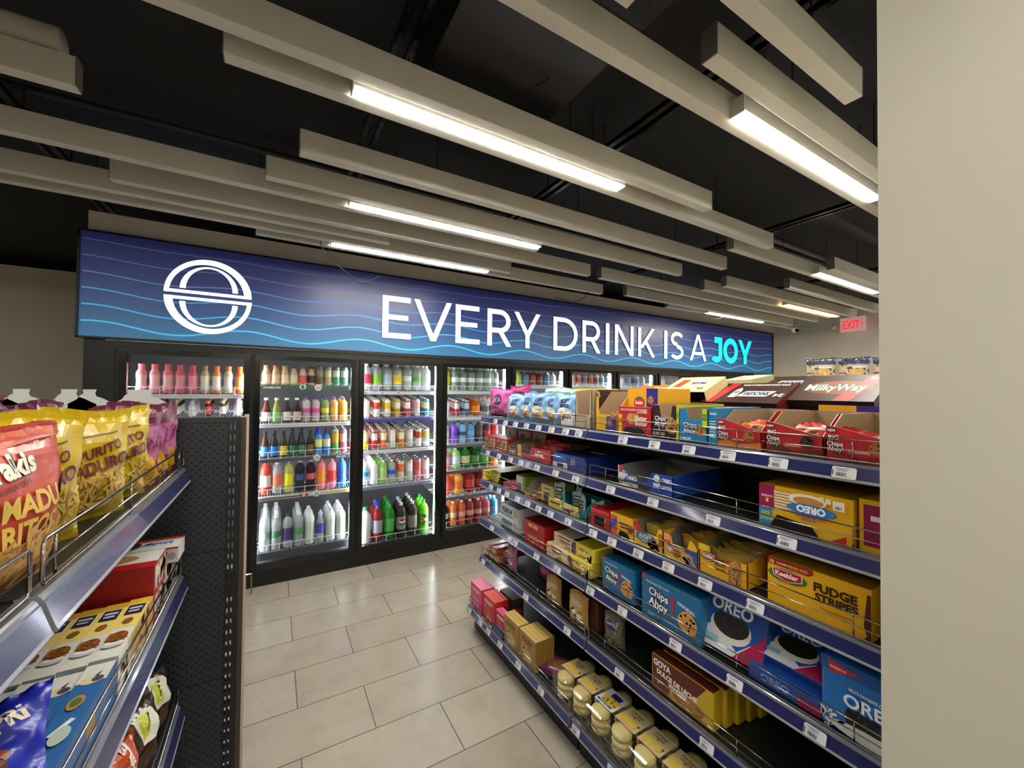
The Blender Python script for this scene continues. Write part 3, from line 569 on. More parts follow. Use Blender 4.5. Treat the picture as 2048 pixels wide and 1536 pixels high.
# rows: door, shelf index, height, [(kind, body, label, cap, depth count, words)]
ROWS = [
 (0, 1, .215, [('milk', '#e88a94', '#f2b4b8', '#e8707c', 1, 'pink strawberry drink')] * 2 + [('milk', '#e27078', '#eeb0b0', '#e0606c', 2, 'rosy pink drink')] + [('milk', '#d85a6a', '#e8909a', '#d84a5c', 1, 'deep pink drink'), ('milk', '#d04a60', '#e88a98', '#cf3f56', 1, 'dark pink drink'), ('milk', '#b89a78', '#e8e0d0', '#a07a50', 1, 'tan drink'), ('milk', '#d8884a', '#eee4d8', '#e8702a', 1, 'orange capped drink'), ('milk', '#d8c0a0', '#eeeeea', '#d88a3a', 1, 'pale drink'), ('milk', '#e0601a', '#f0a060', '#e05a20', 1, 'bright orange drink')]),
 (0, 0, .118, [('milk', '#3a2420', '#c03030', '#e8d890', 5, 'dark creamer with yellow cap'), ('milk', '#2a1a18', '#b8383a', '#9a3038', 5, 'dark creamer with red cap'), ('milk', '#33231c', '#f0eee8', '#e8e090', 5, 'white labelled creamer'), ('milk', '#c8c8cc', '#e8e8ea', '#b8bcc0', 5, 'silver creamer'), ('milk', '#2a1a14', '#d85a5a', '#e8803a', 5, 'creamer with orange cap'), ('milk', '#4a4038', '#f4f4f0', '#ece0a0', 5, 'creamer with cream cap'), ('milk', '#d8c8c8', '#eee', '#e08090', 5, 'creamer with pink cap')]),
 (1, 4, .165, [('frap', '#e0a868', '#f0dcc0', '#d87a3a', 1, 'orange capped coffee'), ('frap', '#dba468', '#f0c8a0', '#cc6a40', 1, 'caramel coffee'), ('frap', '#cdb184', '#ead8b4', '#b8a070', 1, 'beige coffee'), ('frap', '#c8a880', '#e4d0ae', '#3a3430', 1, 'beige coffee with dark cap'), ('frap', '#cdb8a4', '#e04a3a', '#cc4444', 1, 'red labelled coffee'), ('frap', '#c89a70', '#262624', '#2a2826', 1, 'black labelled coffee'), ('can', '#6a6248', '#8a805a', '', 2, 'dark gold can'), ('can', '#b0a070', '#d8cc98', '', 1, 'gold can'), ('can', '#4a9a70', '#d8dcd8', '', 1, 'small green can'), ('can', '#50a478', '#e0e4e0', '', 1, 'small green and silver can')]),
 (1, 3, .205, [('glass', '#6a3024:juice', '#ece8e4', '#f0ece8', 1, 'dark red tea'), ('glass', '#a8a860:juice', '#8ab878', '#ece8dc', 1, 'green labelled tea'), ('glass', '#3a2a24:juice', '#d8d0cc', '#e8e4de', 1, 'dark tea'), ('glass', '#2c2826:juice', '#c8b8b4', '#e8e4de', 1, 'black tea'), ('water', '#b8a8b0', '#c84a98', '#5a48a8', 2, 'pink juice with violet cap'), ('water', '#b8a8a8', '#d83a9a', '#5444a0', 2, 'magenta juice with violet cap'), ('water', '#8a9a60', '#e8d838', '#4a3c98', 3, 'yellow juice with violet cap'), ('water', '#e0a878', '#e8c838', '#7464b8', 2, 'amber juice with violet cap'), ('water', '#e8b050', '#e8b020', '#6450b0', 3, 'gold juice with violet cap')]),
 (1, 2, .22, [('glass', '#5a3428:juice', '#3a8ad0', '#2a2220', 1, 'blue labelled dark tea'), ('glass', '#2e2826:juice', '#2a78c8', '#1c1a1a', 1, 'dark tea with blue band'), ('glass', '#3a342c:juice', '#d8c048', '#1c1a1a', 1, 'dark tea with yellow band'), ('glass', '#2c3230:juice', '#2f6a50', '#1c1a1a', 2, 'dark tea with green band'), ('glass', '#2c3230:juice', '#3a7a5c', '#1c1a1a', 2, 'dark tea with pale green band'), ('glass', '#3a342c:juice', '#6a5a3a', '#1c1a1a', 1, 'dark tea with brown band'), ('sport', '#3a8ad0', '#e0d86a', '#2a48c8', 3, 'blue sport drink'), ('sport', '#3a86cc', '#e8e0c0', '#2a48c8', 2, 'blue sport drink with pale label'), ('can', '#5aa848', '#f09a2a', '', 6, 'green and orange can'), ('can', '#d85a70', '#f0b0a0', '', 6, 'pink can')]),
 (1, 1, .265, [('cola', '#d8422e', '#e8e0dc', '#d84a30', 2, 'red soda'), ('cola', CL, '#e87a5a', '#f0f0f0', 2, 'clear bottle with orange label'), ('cola', '#d8d87a:juice', '#e8e420', '#e8e8d0', 1, 'pale yellow drink'), ('water', '#3a3c48:clear', '#3a4a80', '#eeeeee', 1, 'navy labelled water'), ('water', '#4a3034:clear', '#c05060', '#eeeeee', 1, 'red labelled dark drink'), ('cola', '#f07a80', '#f0902a', '#f0a0a0', 1, 'salmon pink drink'), ('cola', '#ee8a98', '#e83a34', '#f4b0b8', 1, 'pink drink with red label'), ('cola', '#2a78c8', '#3a60d0', '#3a8ad8', 1, 'blue drink')]),
 (1, 0, .285, [('water', CL, '#b8d8cc', '#f4eeee', 6, 'clear water with white cap'), ('water', CL, '#4a8a68', '#f4f4f4', 6, 'clear water with green label'), ('cola', CL, '#4a3070', '#4a4848', 1, 'purple labelled water'), ('water', CL, '#5a9a60', '#f0f0f0', 5, 'square shouldered water with green label'), ('tall', '#e8eae8', '#d4e0d0', '#f2f2f2', 3, 'white bottle with green foot'), ('sport', CL, '#4a44a8', '#c8ccf0', 1, 'water with violet label'), ('tall', '#e8e8e8', '#cfd8d0', '#e8e8e8', 4, 'white and green bottle'), ('tall', '#e4e6e4', '#c4d8c4', '#e8e8e8', 4, 'white and green bottle at the jamb')]),
 (2, 4, .245, [('cola', CL, '#e0304a', '#e8ecec', 2, 'sparkling water with red label'), ('cola', CL, '#7ab82a', '#e8ecec', 2, 'sparkling water with green label'), ('cola', CL, '#a8c8e0', '#e8ecec', 2, 'sparkling water with blue label'), ('cola', CL, '#e8c82a', '#e8ecec', 2, 'sparkling water with yellow label'), ('water', CL, '#dfe8e4', '#e8ecec', 4, 'plain clear water'), ('water', CL, '#6ab048', '#e8ecec', 4, 'clear water with green patch'), ('water', CL, '#dfe8e4', '#e8ecec', 4, 'clear water beside the jamb')]),
 (2, 3, .175, [('can', '#e8e8e6', '#f0e8e0', '', 6, 'white can'), ('can', '#f0efe8', '#d8402a', '', 6, 'white can with red fruit'), ('can', '#efe8d8', '#e8c020', '', 6, 'white can with yellow fruit'), ('can', '#c8a030', '#e8e0c8', '', 6, 'gold and white can'), ('can', '#c03a48', '#f0ece8', '', 6, 'red and white can'), ('can', '#d8d4d4', '#e8a0a8', '', 6, 'silver can with pink print'), ('can', '#2a8ab8', '#e8e8a0', '', 4, 'teal can')]),
 (2, 2, .185, [('can', '#e8c020', '#f4ecd0', '', 7, 'yellow can'), ('can', '#c82a34', '#f4e8e4', '', 7, 'red can'), ('can', '#e87a2a', '#f8ead8', '', 7, 'orange can'), ('can', '#e4e0d4', '#f2eee4', '', 7, 'cream can'), ('can', '#d8901a', '#f0e4c8', '', 7, 'amber can'), ('can', '#d0d0cc', '#eaeae6', '', 4, 'silver can'), ('can', '#e8ece0', '#c83a3a', '', 6, 'white can with berry print'), ('can', '#e8eaf0', '#d8d84a', '', 6, 'white can with lemon print')]),
 (2, 1, .215, [('water', CL, '#3a90c8', '#f4f4f4', 4, 'clear water with blue label'), ('tall', '#eeeeee', '#f4f4f4', '#ffffff', 5, 'tall white bottle'), ('tall', '#7ab84a', '#a8c878', '#f0f0f0', 4, 'tall green bottle'), ('water', CL, '#2a5ab0', '#f0f0f0', 4, 'clear bottle with deep blue label'), ('can', '#d8c8b0', '#e86a3a', '', 4, 'tan and orange can'), ('can', '#c8d0c0', '#e8e8e0', '', 4, 'pale green can'), ('can', '#d87a84', '#c85a5a', '', 3, 'rose can'), ('can', '#f0c8c8', '#f4f0ee', '', 2, 'pale pink can')]),
 (2, 0, .33, [('jug', '#eef0ee', '#5a7a60', '#3a8a50', 1, 'white plastic milk jug'), ('cola', '#a83030:juice', '#a8a8b8', '#2a5ac8', 3, 'large red soda'), ('cola', '#2a9a30:juice', '#4aa848', '#2aa040', 4, 'large green soda'), ('cola', '#2a1c1a', '#8a8880', '#d8d8d8', 3, 'large dark cola with round logo'), ('cola', '#2c201c', '#8a8478', '#d8d8d8', 4, 'large dark cola'), ('cola', '#6adc20', '#4a9a20', '#3aa840', 3, 'large lime green soda')]),
 (3, 5, .235, [('cola', '#e8e070:juice', '#e8e020', '#d8d8c0', 1, 'yellow labelled drink')] + [('water', '#c0d4c8:clear', '#dfe8e4', '#dfe8e4', 4, 'clear glass water')] * 6),
 (3, 4, .17, [('can', '#d8d8d8', '#f0f0f0', '', 4, 'silver can'), ('can', '#a82a30', '#d8c8c8', '', 4, 'red can'), ('can', '#3a5a80', '#c0d0dc', '', 4, 'blue can'), ('cola', '#e0701a:juice', '#e8882a', '#e88a20', 3, 'orange soda'), ('cola', CL, '#5a5a5a', '#e86a20', 3, 'clear soda with orange cap'), ('cola', CL, '#6a6a6a', '#e86a20', 3, 'clear soda with grey label')]),
 (3, 3, .21, [('water', '#c8c8c8', '#e8e8e8', '#222222', 1, 'white sports drink'), ('water', '#7a4ac0', '#6a3ab0', '#222222', 1, 'purple drink'), ('water', '#7ab0d8', '#3a4a60', '#222222', 2, 'light blue drink'), ('water', '#5a98c8', '#7ab0d8', '#222222', 1, 'mid blue drink'), ('water', '#3a3c40', '#4a4c50', '#222222', 1, 'black drink'), ('water', '#5a2a34', '#c83a40', '#222222', 1, 'dark red drink'), ('water', '#d82a34', '#e84a50', '#222222', 1, 'red drink')]),
 (3, 2, .21, [('cola', '#e0708a', '#f0c8d0', '#f4f0f0', 2, 'pink drink'), ('cola', '#9ac87a', '#d0dcf0', '#f4f0f0', 3, 'pale green drink'), ('cola', '#2a8a3a:juice', '#c8c890', '#2aa048', 3, 'green soda'), ('cola', '#2a5a2c:juice', '#4a8a40', '#2aa048', 3, 'dark green soda'), ('cola', '#3a8a3a:juice', '#5aa850', '#2aa048', 2, 'mid green soda'), ('cola', '#ee801a', '#f09a30', '#e88a20', 2, 'orange soda')]),
 (3, 1, .225, [('cola', '#e84a3a', '#e86a60', '#e83a30', 1, 'coral red drink'), ('cola', '#e8a02a', '#e0782a', '#e8a030', 2, 'amber drink'), ('cola', '#b02a2a:juice', '#d84a4a', '#c03030', 2, 'red soda'), ('cola', '#a02024:juice', '#c83038', '#c03030', 2, 'dark red soda'), ('cola', '#c02a30:juice', '#d84a50', '#c03030', 2, 'cherry red soda')]),
 (3, 0, .25, [('water', '#2c1c1a:juice', '#e8e8e8', '#f4f4f4', 3, 'dark iced tea'), ('water', '#d87a2a', '#e8c8a8', '#f4f4f4', 4, 'orange tea'), ('water', '#d8602a', '#e8b8a0', '#f4f4f4', 4, 'orange red drink'), ('water', '#a03028', '#e8a8a0', '#f4f4f4', 4, 'brick red drink'), ('water', '#902a28', '#e0a098', '#f4f4f4', 4, 'dark red drink'), ('water', '#d85a5a', '#e88a88', '#f4f4f4', 4, 'salmon drink'), ('water', '#3aa0d8', '#6ab8e0', '#f4f4f4', 4, 'sky blue drink')]),
 (4, 1, .15, [('jug', c, c, '#c8504a', 2, w) for c, w in (('#4a9ab0', 'teal drink'), ('#9aaa3a', 'olive green drink'), ('#5a8a9a', 'slate blue drink'), ('#9a4a3a', 'brown red drink'), ('#8a3a34', 'dark brown drink'), ('#4a8ab8', 'blue drink'), ('#dcdce0', 'white drink'))]),
 (5, 1, .15, [('tall', '#e8e0dc', c, '#d84a34', 2, w) for c, w in (('#e0d4d0', 'white bottle with red cap'), ('#d8a090', 'peach bottle'), ('#c85a4a', 'red labelled bottle'), ('#8a8a9a', 'grey labelled bottle'), ('#c84a3a', 'brick labelled bottle'), ('#c04040', 'crimson labelled bottle'), ('#3ac0d0', 'turquoise bottle'))]),
 (6, 1, .15, [('tall', '#c8d0dc', c, '#d8e0ec', 2, w) for c, w in (('#5a7ab0', 'blue labelled bottle'), ('#e0e4ea', 'white bottle'), ('#8aa0c0', 'pale blue bottle'), ('#3a5a90', 'navy labelled bottle'), ('#d0d8e0', 'silver bottle'))]),
 (7, 1, .15, [('tall', '#b8c0c8', c, '#c8d0d8', 1, w) for c, w in (('#5a8a6a', 'green labelled bottle'), ('#d8d8d8', 'white bottle'), ('#7a7ab0', 'violet labelled bottle'), ('#b0b8c0', 'grey bottle'))]),
]
SN = {0: {1: 'upper', 0: 'lower'}}
NW = ['bottom', 'second lowest', 'middle', 'upper middle', 'fourth', 'top']
for k, j, H, cols in ROWS:
    n = len(cols); W_ = .68; sp_ = W_ / n; nz = len(SH[k]); z = SH[k][j]
    zn = 'top' if j == nz - 1 else ['bottom', 'fourth from top', 'third from top', 'second', 'second'][j] if nz == 5 else (['bottom', 'fifth from top', 'fourth from top', 'third from top', 'second'][j] if nz == 6 else 'second')
    if nz == 5: zn = ['bottom', 'fourth', 'third', 'second', 'top'][j]
    if nz == 6: zn = ['bottom', 'fifth', 'fourth', 'third', 'second', 'top'][j]
    for i, (kind, b, l, c, dep, words) in enumerate(cols):
        R = min(sp_ * .468, {'can': .031, 'glass': .036, 'cola': .056, 'jug': .07, 'water': .048, 'tall': .04, 'milk': .034, 'frap': .033, 'sport': .034}[kind] * 1.0)
        if kind == 'cola' and H > .3: R = .05
        if k == 0 and j == 0: R = .024
        xc = X0 + PI_D * k + .004 + sp_ * (i + .5)
        for q in range(dep):
            o = bottle(kind, R, H, b, l, c, 'milk_jug' if kind == 'jug' and k == 2 else None)
            o.location = (xc + rnd.uniform(-.001, .001) + (.012 * q if (k, j) == (2, 0) else 0), 3.943 + R + q * R * 2.25 + rnd.uniform(-.001, .001), z + .0005 + (q * R * 2.25 + .023 + 2 * R) * (.12 if (j or k == 0) else 0))
            tag(o, '%s, %s column, %s shelf, %s cooler door' % (words, CN[i], zn, CN[k]), 'can' if kind == 'can' else 'bottle', '%s, %s shelf, %s cooler door' % (words, zn, CN[k]))
# visible badges on the big bottles
for x, y, cols in ((X0 + 2 * PI_D + .004 + .68 / 6 * 3.5, 3.985 - .0515, 0),):
    pass

# ================================================================ gondola shelving
def rail(mb, y0, y1, s, z0):
    """ticket rail: rounded grey edge above a blue channel; s=-1 faces -x, +1 faces +x; x=0 is the outer face"""
    P = [(0, 0), (.001, .003), (-.001, .007), (-.010, .036), (-.0115, .038), (-.0135, .0415), (-.016, .0435), (-.020, .0438), (-.034, .0438), (-.034, .040), (-.016, .038), (-.006, .0)]
    def fr(u, v, d): return (s * u, d, z0 + v)
    n = len(P); b = len(mb.v); mb.v += [fr(u, v, y0) for u, v in P] + [fr(u, v, y1) for u, v in P]
    for i in range(n):
        m = '#23285c:rail' if i in (2,) else '#9a9ca6:rail' if i in (0, 1) else '#62666e:rail' if i in (3, 4, 5, 6, 7) else '#2a2b2e'
        mb.f.append([b + i, b + (i + 1) % n, b + n + (i + 1) % n, b + n + i]); mb.fm.append(mb.mi(m))
    for o in (0, n): mb.f.append([b + o + i for i in range(n)]); mb.fm.append(mb.mi('#8a8c94:rail'))
for c in ('#23285c:rail', '#9a9ca6:rail', '#62666e:rail', '#8a8c94:rail'):
    m = M(c); bb = m.node_tree.nodes['Principled BSDF']; bb.inputs['Roughness'].default_value = .22; bb.inputs['Coat Weight'].default_value = .6; bb.inputs['Coat Roughness'].default_value = .08
def fence(y0, y1, s, z, x, posts, h=.055):
    mb = MB(); r = .0021
    loop = [(x, y0 + .004, z + .004), (x, y0, z + .010), (x, y0, z + h - .006), (x, y0 + .006, z + h), (x, y1 - .006, z + h), (x, y1, z + h - .006), (x, y1, z + .010), (x, y1 - .004, z + .004)]
    mb.tube(loop, r, '#a8a6a4:chrome', 6, closed=True)
    mb.tube([(x, y0, z + h * .52), (x, y1, z + h * .52)], r * .8, '#a8a6a4:chrome', 5)
    for p in posts: mb.tube([(x - s * .003, p, z - .002), (x - s * .003, p, z + h)], r * .9, '#a8a6a4:chrome', 5)
    return mb
def price_tag(w=.050, h=.0285, rr=None):
    mb = MB(); q = .003; mb.prism([(-w / 2 + q, 0), (w / 2 - q, 0), (w / 2, q), (w / 2, h - q), (w / 2 - q, h), (-w / 2 + q, h), (-w / 2, h - q), (-w / 2, q)], -.0008, 0, lambda u, v, d: (u, d, v), '#dcdce4')
    r = rr or rnd; ds = []
    for i in range(3): ds.append(('r', .12 + .05 * i, .84 - .1 * i, .5 + .35 * r.random(), .88 - .1 * i, '#60606a'))
    x = .2
    while x < .62: ww = .012 + .03 * r.random(); ds.append(('r', x, .16, min(x + ww, .66), .5, '#1c1c22')); x += ww + .015 + .02 * r.random()
    ds.append(('r', .05, .2, .1, .7, '#303036'))
    art(mb, lambda a, b, o: (-w / 2 + a, -.0008 - o, b), w, h, ds); return mb.mesh('price_tag')
TAGS = [price_tag() for _ in range(5)]
def gondola(name, label, x_face, s, y0, y1, levels, tags, depth=.42, base=None, top=1.50, peg='peg_y', posts=None, seams=()):
    """s=-1: shelves face -x (goods to +x side)"""
    xb = x_face - s * (depth + .02)
    root = empty(name, label, 'shelving', (x_face - s * .3, (y0 + y1) / 2, 0), 0)
    inv = Matrix.Translation(Vector(root.location) * -1)
    def q(mb, nm, par=None, **k):
        o = mb.obj(nm, par or root, **k)
        if par is None: o.matrix_parent_inverse = inv
        return o
    a, b = sorted((xb, xb - s * .03))
    q(MB().box(a, y0, .0, b, y1, top, peg, dict(T='#1a1b1e')), 'back_panel')
    for yy in (y0 + .016, y1 - .016):
        mb = MB(); a, b = sorted((xb + s * .002, xb - s * .034)); mb.box(a, yy - .015, 0, b, yy + .015, top + .01, '#17181a')
        for k in range(44): mb.box(*( (xb + s * .0026, yy - .002, .1 + k * .031, xb + s * .002, yy + .002, .115 + k * .031) if s > 0 else (xb + s * .0026, yy - .002, .1 + k * .031, xb + s * .002, yy + .002, .115 + k * .031)), '#030303')
        q(mb, 'upright')
    for li, (z, xf) in enumerate(levels):
        sh = empty('shelf', '', '', (xf, (y0 + y1) / 2, z)); del sh['label'], sh['category']; sh.parent = root; sh.matrix_parent_inverse = inv
        yc = (y0 + y1) / 2
        mb = MB(); a, b = sorted((-s * .03, xb - xf)); mb.box(a, y0 + .004 - yc, .024, b, y1 - .004 - yc, .044, '#1f211f', dict(B='#1a1b1d')); mb.obj('deck', sh)
        mb = MB(); rail(mb, y0 + .003 - yc, y1 - .003 - yc, s, 0); mb.obj('ticket_rail', sh)
        for yy in (y0 + .02 - yc, y1 - .02 - yc):
            mb = MB(); x1 = xb - xf; mb.prism([(-s * .05, .024), (x1, .024), (x1, -.05), (x1 + s * .03, -.05)], yy - .0015, yy + .0015, lambda u, v, d: (u, d, v), '#1b1c1e'); mb.obj('bracket', sh)
        L_ = y1 - y0
        ps = [y0 - yc + L_ * f for f in (.1, .37, .64, .9)] if posts is None else [p - yc for p in posts]
        fence(y0 + .012 - yc, y1 - .012 - yc, s, .047, -s * .016, ps).obj('wire_fence', sh, smooth=True)
        for t in tags.get(li, ()):
            if y0 < t < y1:
                o = D.objects.new('price_tag', rnd.choice(TAGS)); COL.objects.link(o); o.parent = sh; o.location = (s * .0006, t - yc, .0065); o.rotation_euler = (-.31, 0, PI / 2 if s > 0 else -PI / 2)
    if base:
        a, b = sorted((base, xb)); q(MB().box(a, y0 + .003, 0, b, y1 - .003, levels[-1][0] + .02, '#141518'), 'kick_plate')
    return root
GT = {0: [2.249, 2.121, 2.003, 1.885, 1.767, 1.651, 1.537, 1.441, 1.169, 1.013, .87, .734, .589, .439], 1: [2.348, 2.198, 2.057, 1.939, 1.778, 1.614, 1.46, 1.235, 1.019, .783, .568], 2: [2.301, 2.194, 2.094, 1.973, 1.865, 1.761, 1.654, 1.513, 1.34, 1.226, 1.087, .951, .81, .652], 3: [2.281, 1.994, 1.775, 1.594, 1.356, 1.167, .921, .713, .503], 4: [2.40, 1.877, 1.515, 1.182, .804], 5: [2.42, 2.262, 2.154, 2.009, 1.811, 1.604, 1.345, 1.133]}
LV = [(1.366, 1.208), (1.154, 1.208), (.942, 1.208), (.686, 1.208), (.43, 1.208), (.124, 1.122)]
gondola('gondola_shelving', 'black snack gondola unit at the far end, nearest the coolers', 1.208, -1, 1.392, 2.46, LV, GT, base=1.18)
gondola('gondola_shelving', 'black snack gondola unit beside the pale column, with cookies', 1.208, -1, .32, 1.388, LV, GT, base=1.18)
XB = 1.208 + .44 + .03
# the back half of the same island (other side), seen only over the top
r = empty('gondola_shelving', 'rear half of the snack gondola, its top shelf carrying candy cartons', 'shelving', (1.96, 1.4, 0))
MB().box(-.27, -1.07, 0, .18, 1.05, .15, '#141518').obj('kick_plate', r); MB().box(-.271, -1.07, 1.39, .2, 1.05, 1.415, '#34353a').obj('top_shelf', r); MB().box(-.27, -1.07, .15, -.245, 1.05, 1.39, 'peg_y').obj('back_panel', r)
LLV = [(1.305, -.204), (.997, -.204), (.627, -.204), (.3, -.204)]
gondola('gondola_shelving', 'black shelving on the left, nearest the camera, loaded with chip bags', -.204, 1, .648, 1.495, LLV, {}, base=-.25, top=1.40, posts=[.70, 1.0, 1.25, 1.44])
gondola('gondola_shelving', 'black shelving cut off by the left picture edge beside the red bag', -.204, 1, -.205, .644, LLV, {}, base=-.25, top=1.40)

# end cap at the head of the left shelving, its back towards the camera
e = empty('end_cap_shelving', 'dark perforated end cap display standing across the left aisle end', 'shelving', (-.4, 1.6, 0))
def eq(mb, nm, **k):
    o = mb.obj(nm, e, **k); o.matrix_parent_inverse = Matrix.Translation((.4, -1.6, 0)); return o
for k in range(4):
    z1 = 1.475 - k * .385
    eq(MB().box(-1.0, 1.503, z1 - .383, -.118, 1.517, z1, 'peg_x', dict(T='#2c3035')), 'back_panel')
eq(MB().box(-1.0, 1.500, 1.476, -.084, 1.53, 1.492, '#2b2e33'), 'top_rail')
mb = MB(); ya, yb = 1.5005, 1.52
for xx in (-.1178, -.107, -.0945, -.0838): pass
for a, b in ((-.118, -.1135), (-.1085, -.1035 + .0), (-.0985, -.084)): mb.box(a, ya, 0, b, yb, 1.476, '#1c1e21')
k = 0; z = .02
while z < 1.46:
    mb.box(-.1135, ya, z, -.1085, yb, z + .012, '#1c1e21'); mb.box(-.1035, ya, z, -.0985, yb, z + .012, '#1c1e21'); z += .033
eq(mb, 'slotted_upright')
eq(MB().box(-1.0, 1.52, .1, -.13, 1.9, .14, '#202226').box(-1.0, 1.52, 0, -.13, 1.88, .1, '#141518'), 'base_deck')
for z in (.5, .8, 1.1): eq(MB().box(-1.0, 1.52, z, -.14, 1.86, z + .02, '#26282b'), 'shelf')
eq(MB().box(-.083, 1.515, .02, -.072, 1.70, 1.49, 'oak_laminate').box(-.084, 1.512, .02, -.071, 1.516, 1.49, '#4c4036'), 'side_panel')
eq(MB().tube([(-.072, 1.69, .93), (-.055, 1.69, .93), (-.055, 1.69, .86), (-.072, 1.69, .86)], .003, '#b8b4ae:chrome'), 'side_hook')

# white cardboard hang cards standing behind the chip bags
for xs, lb in (([-.66, -.628], 'left picture edge'), ([-.605, -.573], 'yellow bag tops'), ([-.514, -.481], 'middle, left tab of a pair'), ([-.470, -.442], 'middle, right tab of a pair'), ([-.375, -.318], 'maroon bags beside the perforated panel')):
    a, b = xs; mb = MB(); w = b - a
    pts = [(a - .03, 1.45), (b + .045, 1.45), (b + .04, 1.53), (b + .012, 1.548), (b, 1.553), (b - .003, 1.562), (b, 1.573), (a, 1.573), (a + .001, 1.561), (a - .006, 1.556), (a - .012, 1.545), (a - .03, 1.532)]
    mb.prism(pts, 0, .0015, lambda u, v, d: (u, 1.62 + d, v), '#d6dad8')
    place(mb, 'hang_card', 'card', 'white notched cardboard hang card behind the chips, %s' % lb, (0, 0, 0), 0)

# ================================================================ goods on the right gondola
DK = {1: 1.4105, 2: 1.1985, 3: .9865, 4: .7305, 5: .4745, 6: .1685}
def G(name, cat, label, sh, yf, yn, x, mb, group=None, dz=0, rot=None, smooth=False, drz=0, rx=0, ry=0):
    """yf = far (left) end, yn = near (right) end, x = front face"""
    d = MBD[0]; bev = getattr(mb, 'bev', 0)
    o = place(mb, name, cat, label, (0, 0, 0), 0, group, smooth, bevel=bev)
    if bev and mb.art.v: mb.art.obj('printed_front', o)
    o.location = (x + d / 2, (yf + yn) / 2, DK[sh] + dz); o.rotation_euler = (rx, ry, -PI / 2 + drz); return o
MBD = [0]
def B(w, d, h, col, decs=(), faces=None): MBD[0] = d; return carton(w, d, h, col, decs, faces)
def Tr(w, d, h, col, decs=(), **k): MBD[0] = d; return tray(w, d, h, col, decs, **k)
def Bg(w, h, t, col, decs=(), **k): MBD[0] = t; return bag(w, h, t, col, decs, **k)
NAV, YEL, RED = '#1a3a94', '#f0b818', '#c4202a'
COOK, CHIP, KR = '#b8874a', '#4a2a18', '#9c8468'
def Pk(w, h, d, col, decs=(), bev=.008, faces=None, **k):
    MBD[0] = d; mb = MB(); mb.box(-w / 2, -d / 2, 0, w / 2, d / 2, h, col, faces); f = frames(w, d, h)['F']
    A = MB(); art(A, f[0], w, h, [x[1:] for x in decs if not (x[1] == 'r' and x[2:6] == (0, 0, 1, 1))], base=.0005)
    me = mb; me.art = A; me.bev = bev; return me
def t(s, u, v, sz, m, rot=0, mw=.92, b=.03): return ('F', 't', s, u, v, sz, m, rot, mw, b)
def outl(s, u, v, sz, m, mo, rot=0, mw=.92):
    """outlined lettering: fat backing under the letters"""
    return [('F', 't', s, u, v, sz, mo, rot, mw, .11), ('F', 't', s, u, v, sz, m, rot, mw * .94, .02)]
def r_(a, b, c, d, m): return ('F', 'r', a, b, c, d, m)
def e_(u, v, a, b, m): return ('F', 'e', u, v, a, b, m)
def k_(u, v, r, m=COOK, m2=CHIP): return ('F', 'k', u, v, r, m, m2)
def p_(pts, m): return ('F', 'p', pts, m)

# ---- top shelf
g = 'light blue soft cookie pouches'
G('candy_pouch', 'bag', 'pink and magenta pouch at the far left end of the top shelf', 1, 2.44, 2.12, 1.24, Bg(.32, .185, .07, '#d85aa4:foil', [e_(.5, .62, .17, .2, '#4a2058')] + outl('Milka', .5, .62, .16, '#f4e8f4', '#4a2058', 8, .34) + [t('Caramel', .42, .35, .1, '#6a2050'), r_(.02, .1, .2, .9, '#a8307a'), ('F', 's', .2, .08, .9, .25, 30, .05, .03, '#8a2868', '#f0a0cc')], seed=3))
G('candy_pouch', 'bag', 'pink pouch with dark checks behind the magenta one', 1, 2.36, 2.10, 1.36, Bg(.26, .205, .05, '#a83070:foil', [r_(.05, .7, .95, .8, '#4a1838'), r_(.05, .5, .95, .58, '#e070b0')], seed=4))
for i, (yf, yn, h, lb, lean) in enumerate([(2.17, 1.99, .15, 'farthest light blue pouch, beside the pink one', .35), (2.05, 1.87, .165, 'light blue pouch, second from the pink one, tilted left', .3), (1.90, 1.74, .165, 'light blue pouch in the middle with bold dark lettering', .12), (1.80, 1.64, .16, 'light blue pouch just right of the bold lettered one', .25), (1.68, 1.50, .165, 'light blue pouch nearest the kraft carton', .2)]):
    o = G('cookie_pouch', 'bag', lb, 1, yf, yn, 1.235 + .012 * (i % 2), Bg(.18, h, .05, '#86b4e0:foil', [t('SOFT', .5, .74, .12, '#16305a', 0, .8, .06), t('BAKED', .5, .6, .1, '#16305a', 0, .8, .05), e_(.5, .4, .3, .15, '#e8eef4'), e_(.6, .25, .18, .1, '#d8903a'), e_(.38, .42, .08, .07, '#f0d060'), e_(.35, .2, .15, .07, '#c06a80')], lean=lean * .3, seed=10 + i), g, ry=0, drz=.15 * (-1) ** i)
G('cookie_pouch', 'bag', 'green and white pouch top showing over the blue pouches', 1, 1.95, 1.66, 1.35, Bg(.28, .19, .05, '#c8dcc8:foil', [r_(.1, .8, .9, .88, '#58a840'), e_(.4, .7, .2, .06, '#b82a30'), e_(.75, .75, .15, .06, '#e8f0e8')], seed=21))
G('cookie_carton', 'carton', 'pale yellow carton lying behind the blue pouches', 1, 1.77, 1.495, 1.42, B(.27, .1, .185, '#e8d850', [r_(.1, .3, .9, .95, '#f0e890'), t('Sabrosa', .45, .8, .12, '#3a8a8a')], dict(T='#f0e060')))
G('pouch_tray', 'carton', 'white display tray holding blue pouches beside the kraft cartons', 1, 1.60, 1.49, 1.232, Tr(.11, .2, .075, '#e6e6e4', [t('SOFT', .4, .5, .3, '#2a3a5a')], inner='#d8d8d4', front=[(0, 0), (1, 0), (1, 1), (0, .3)]))
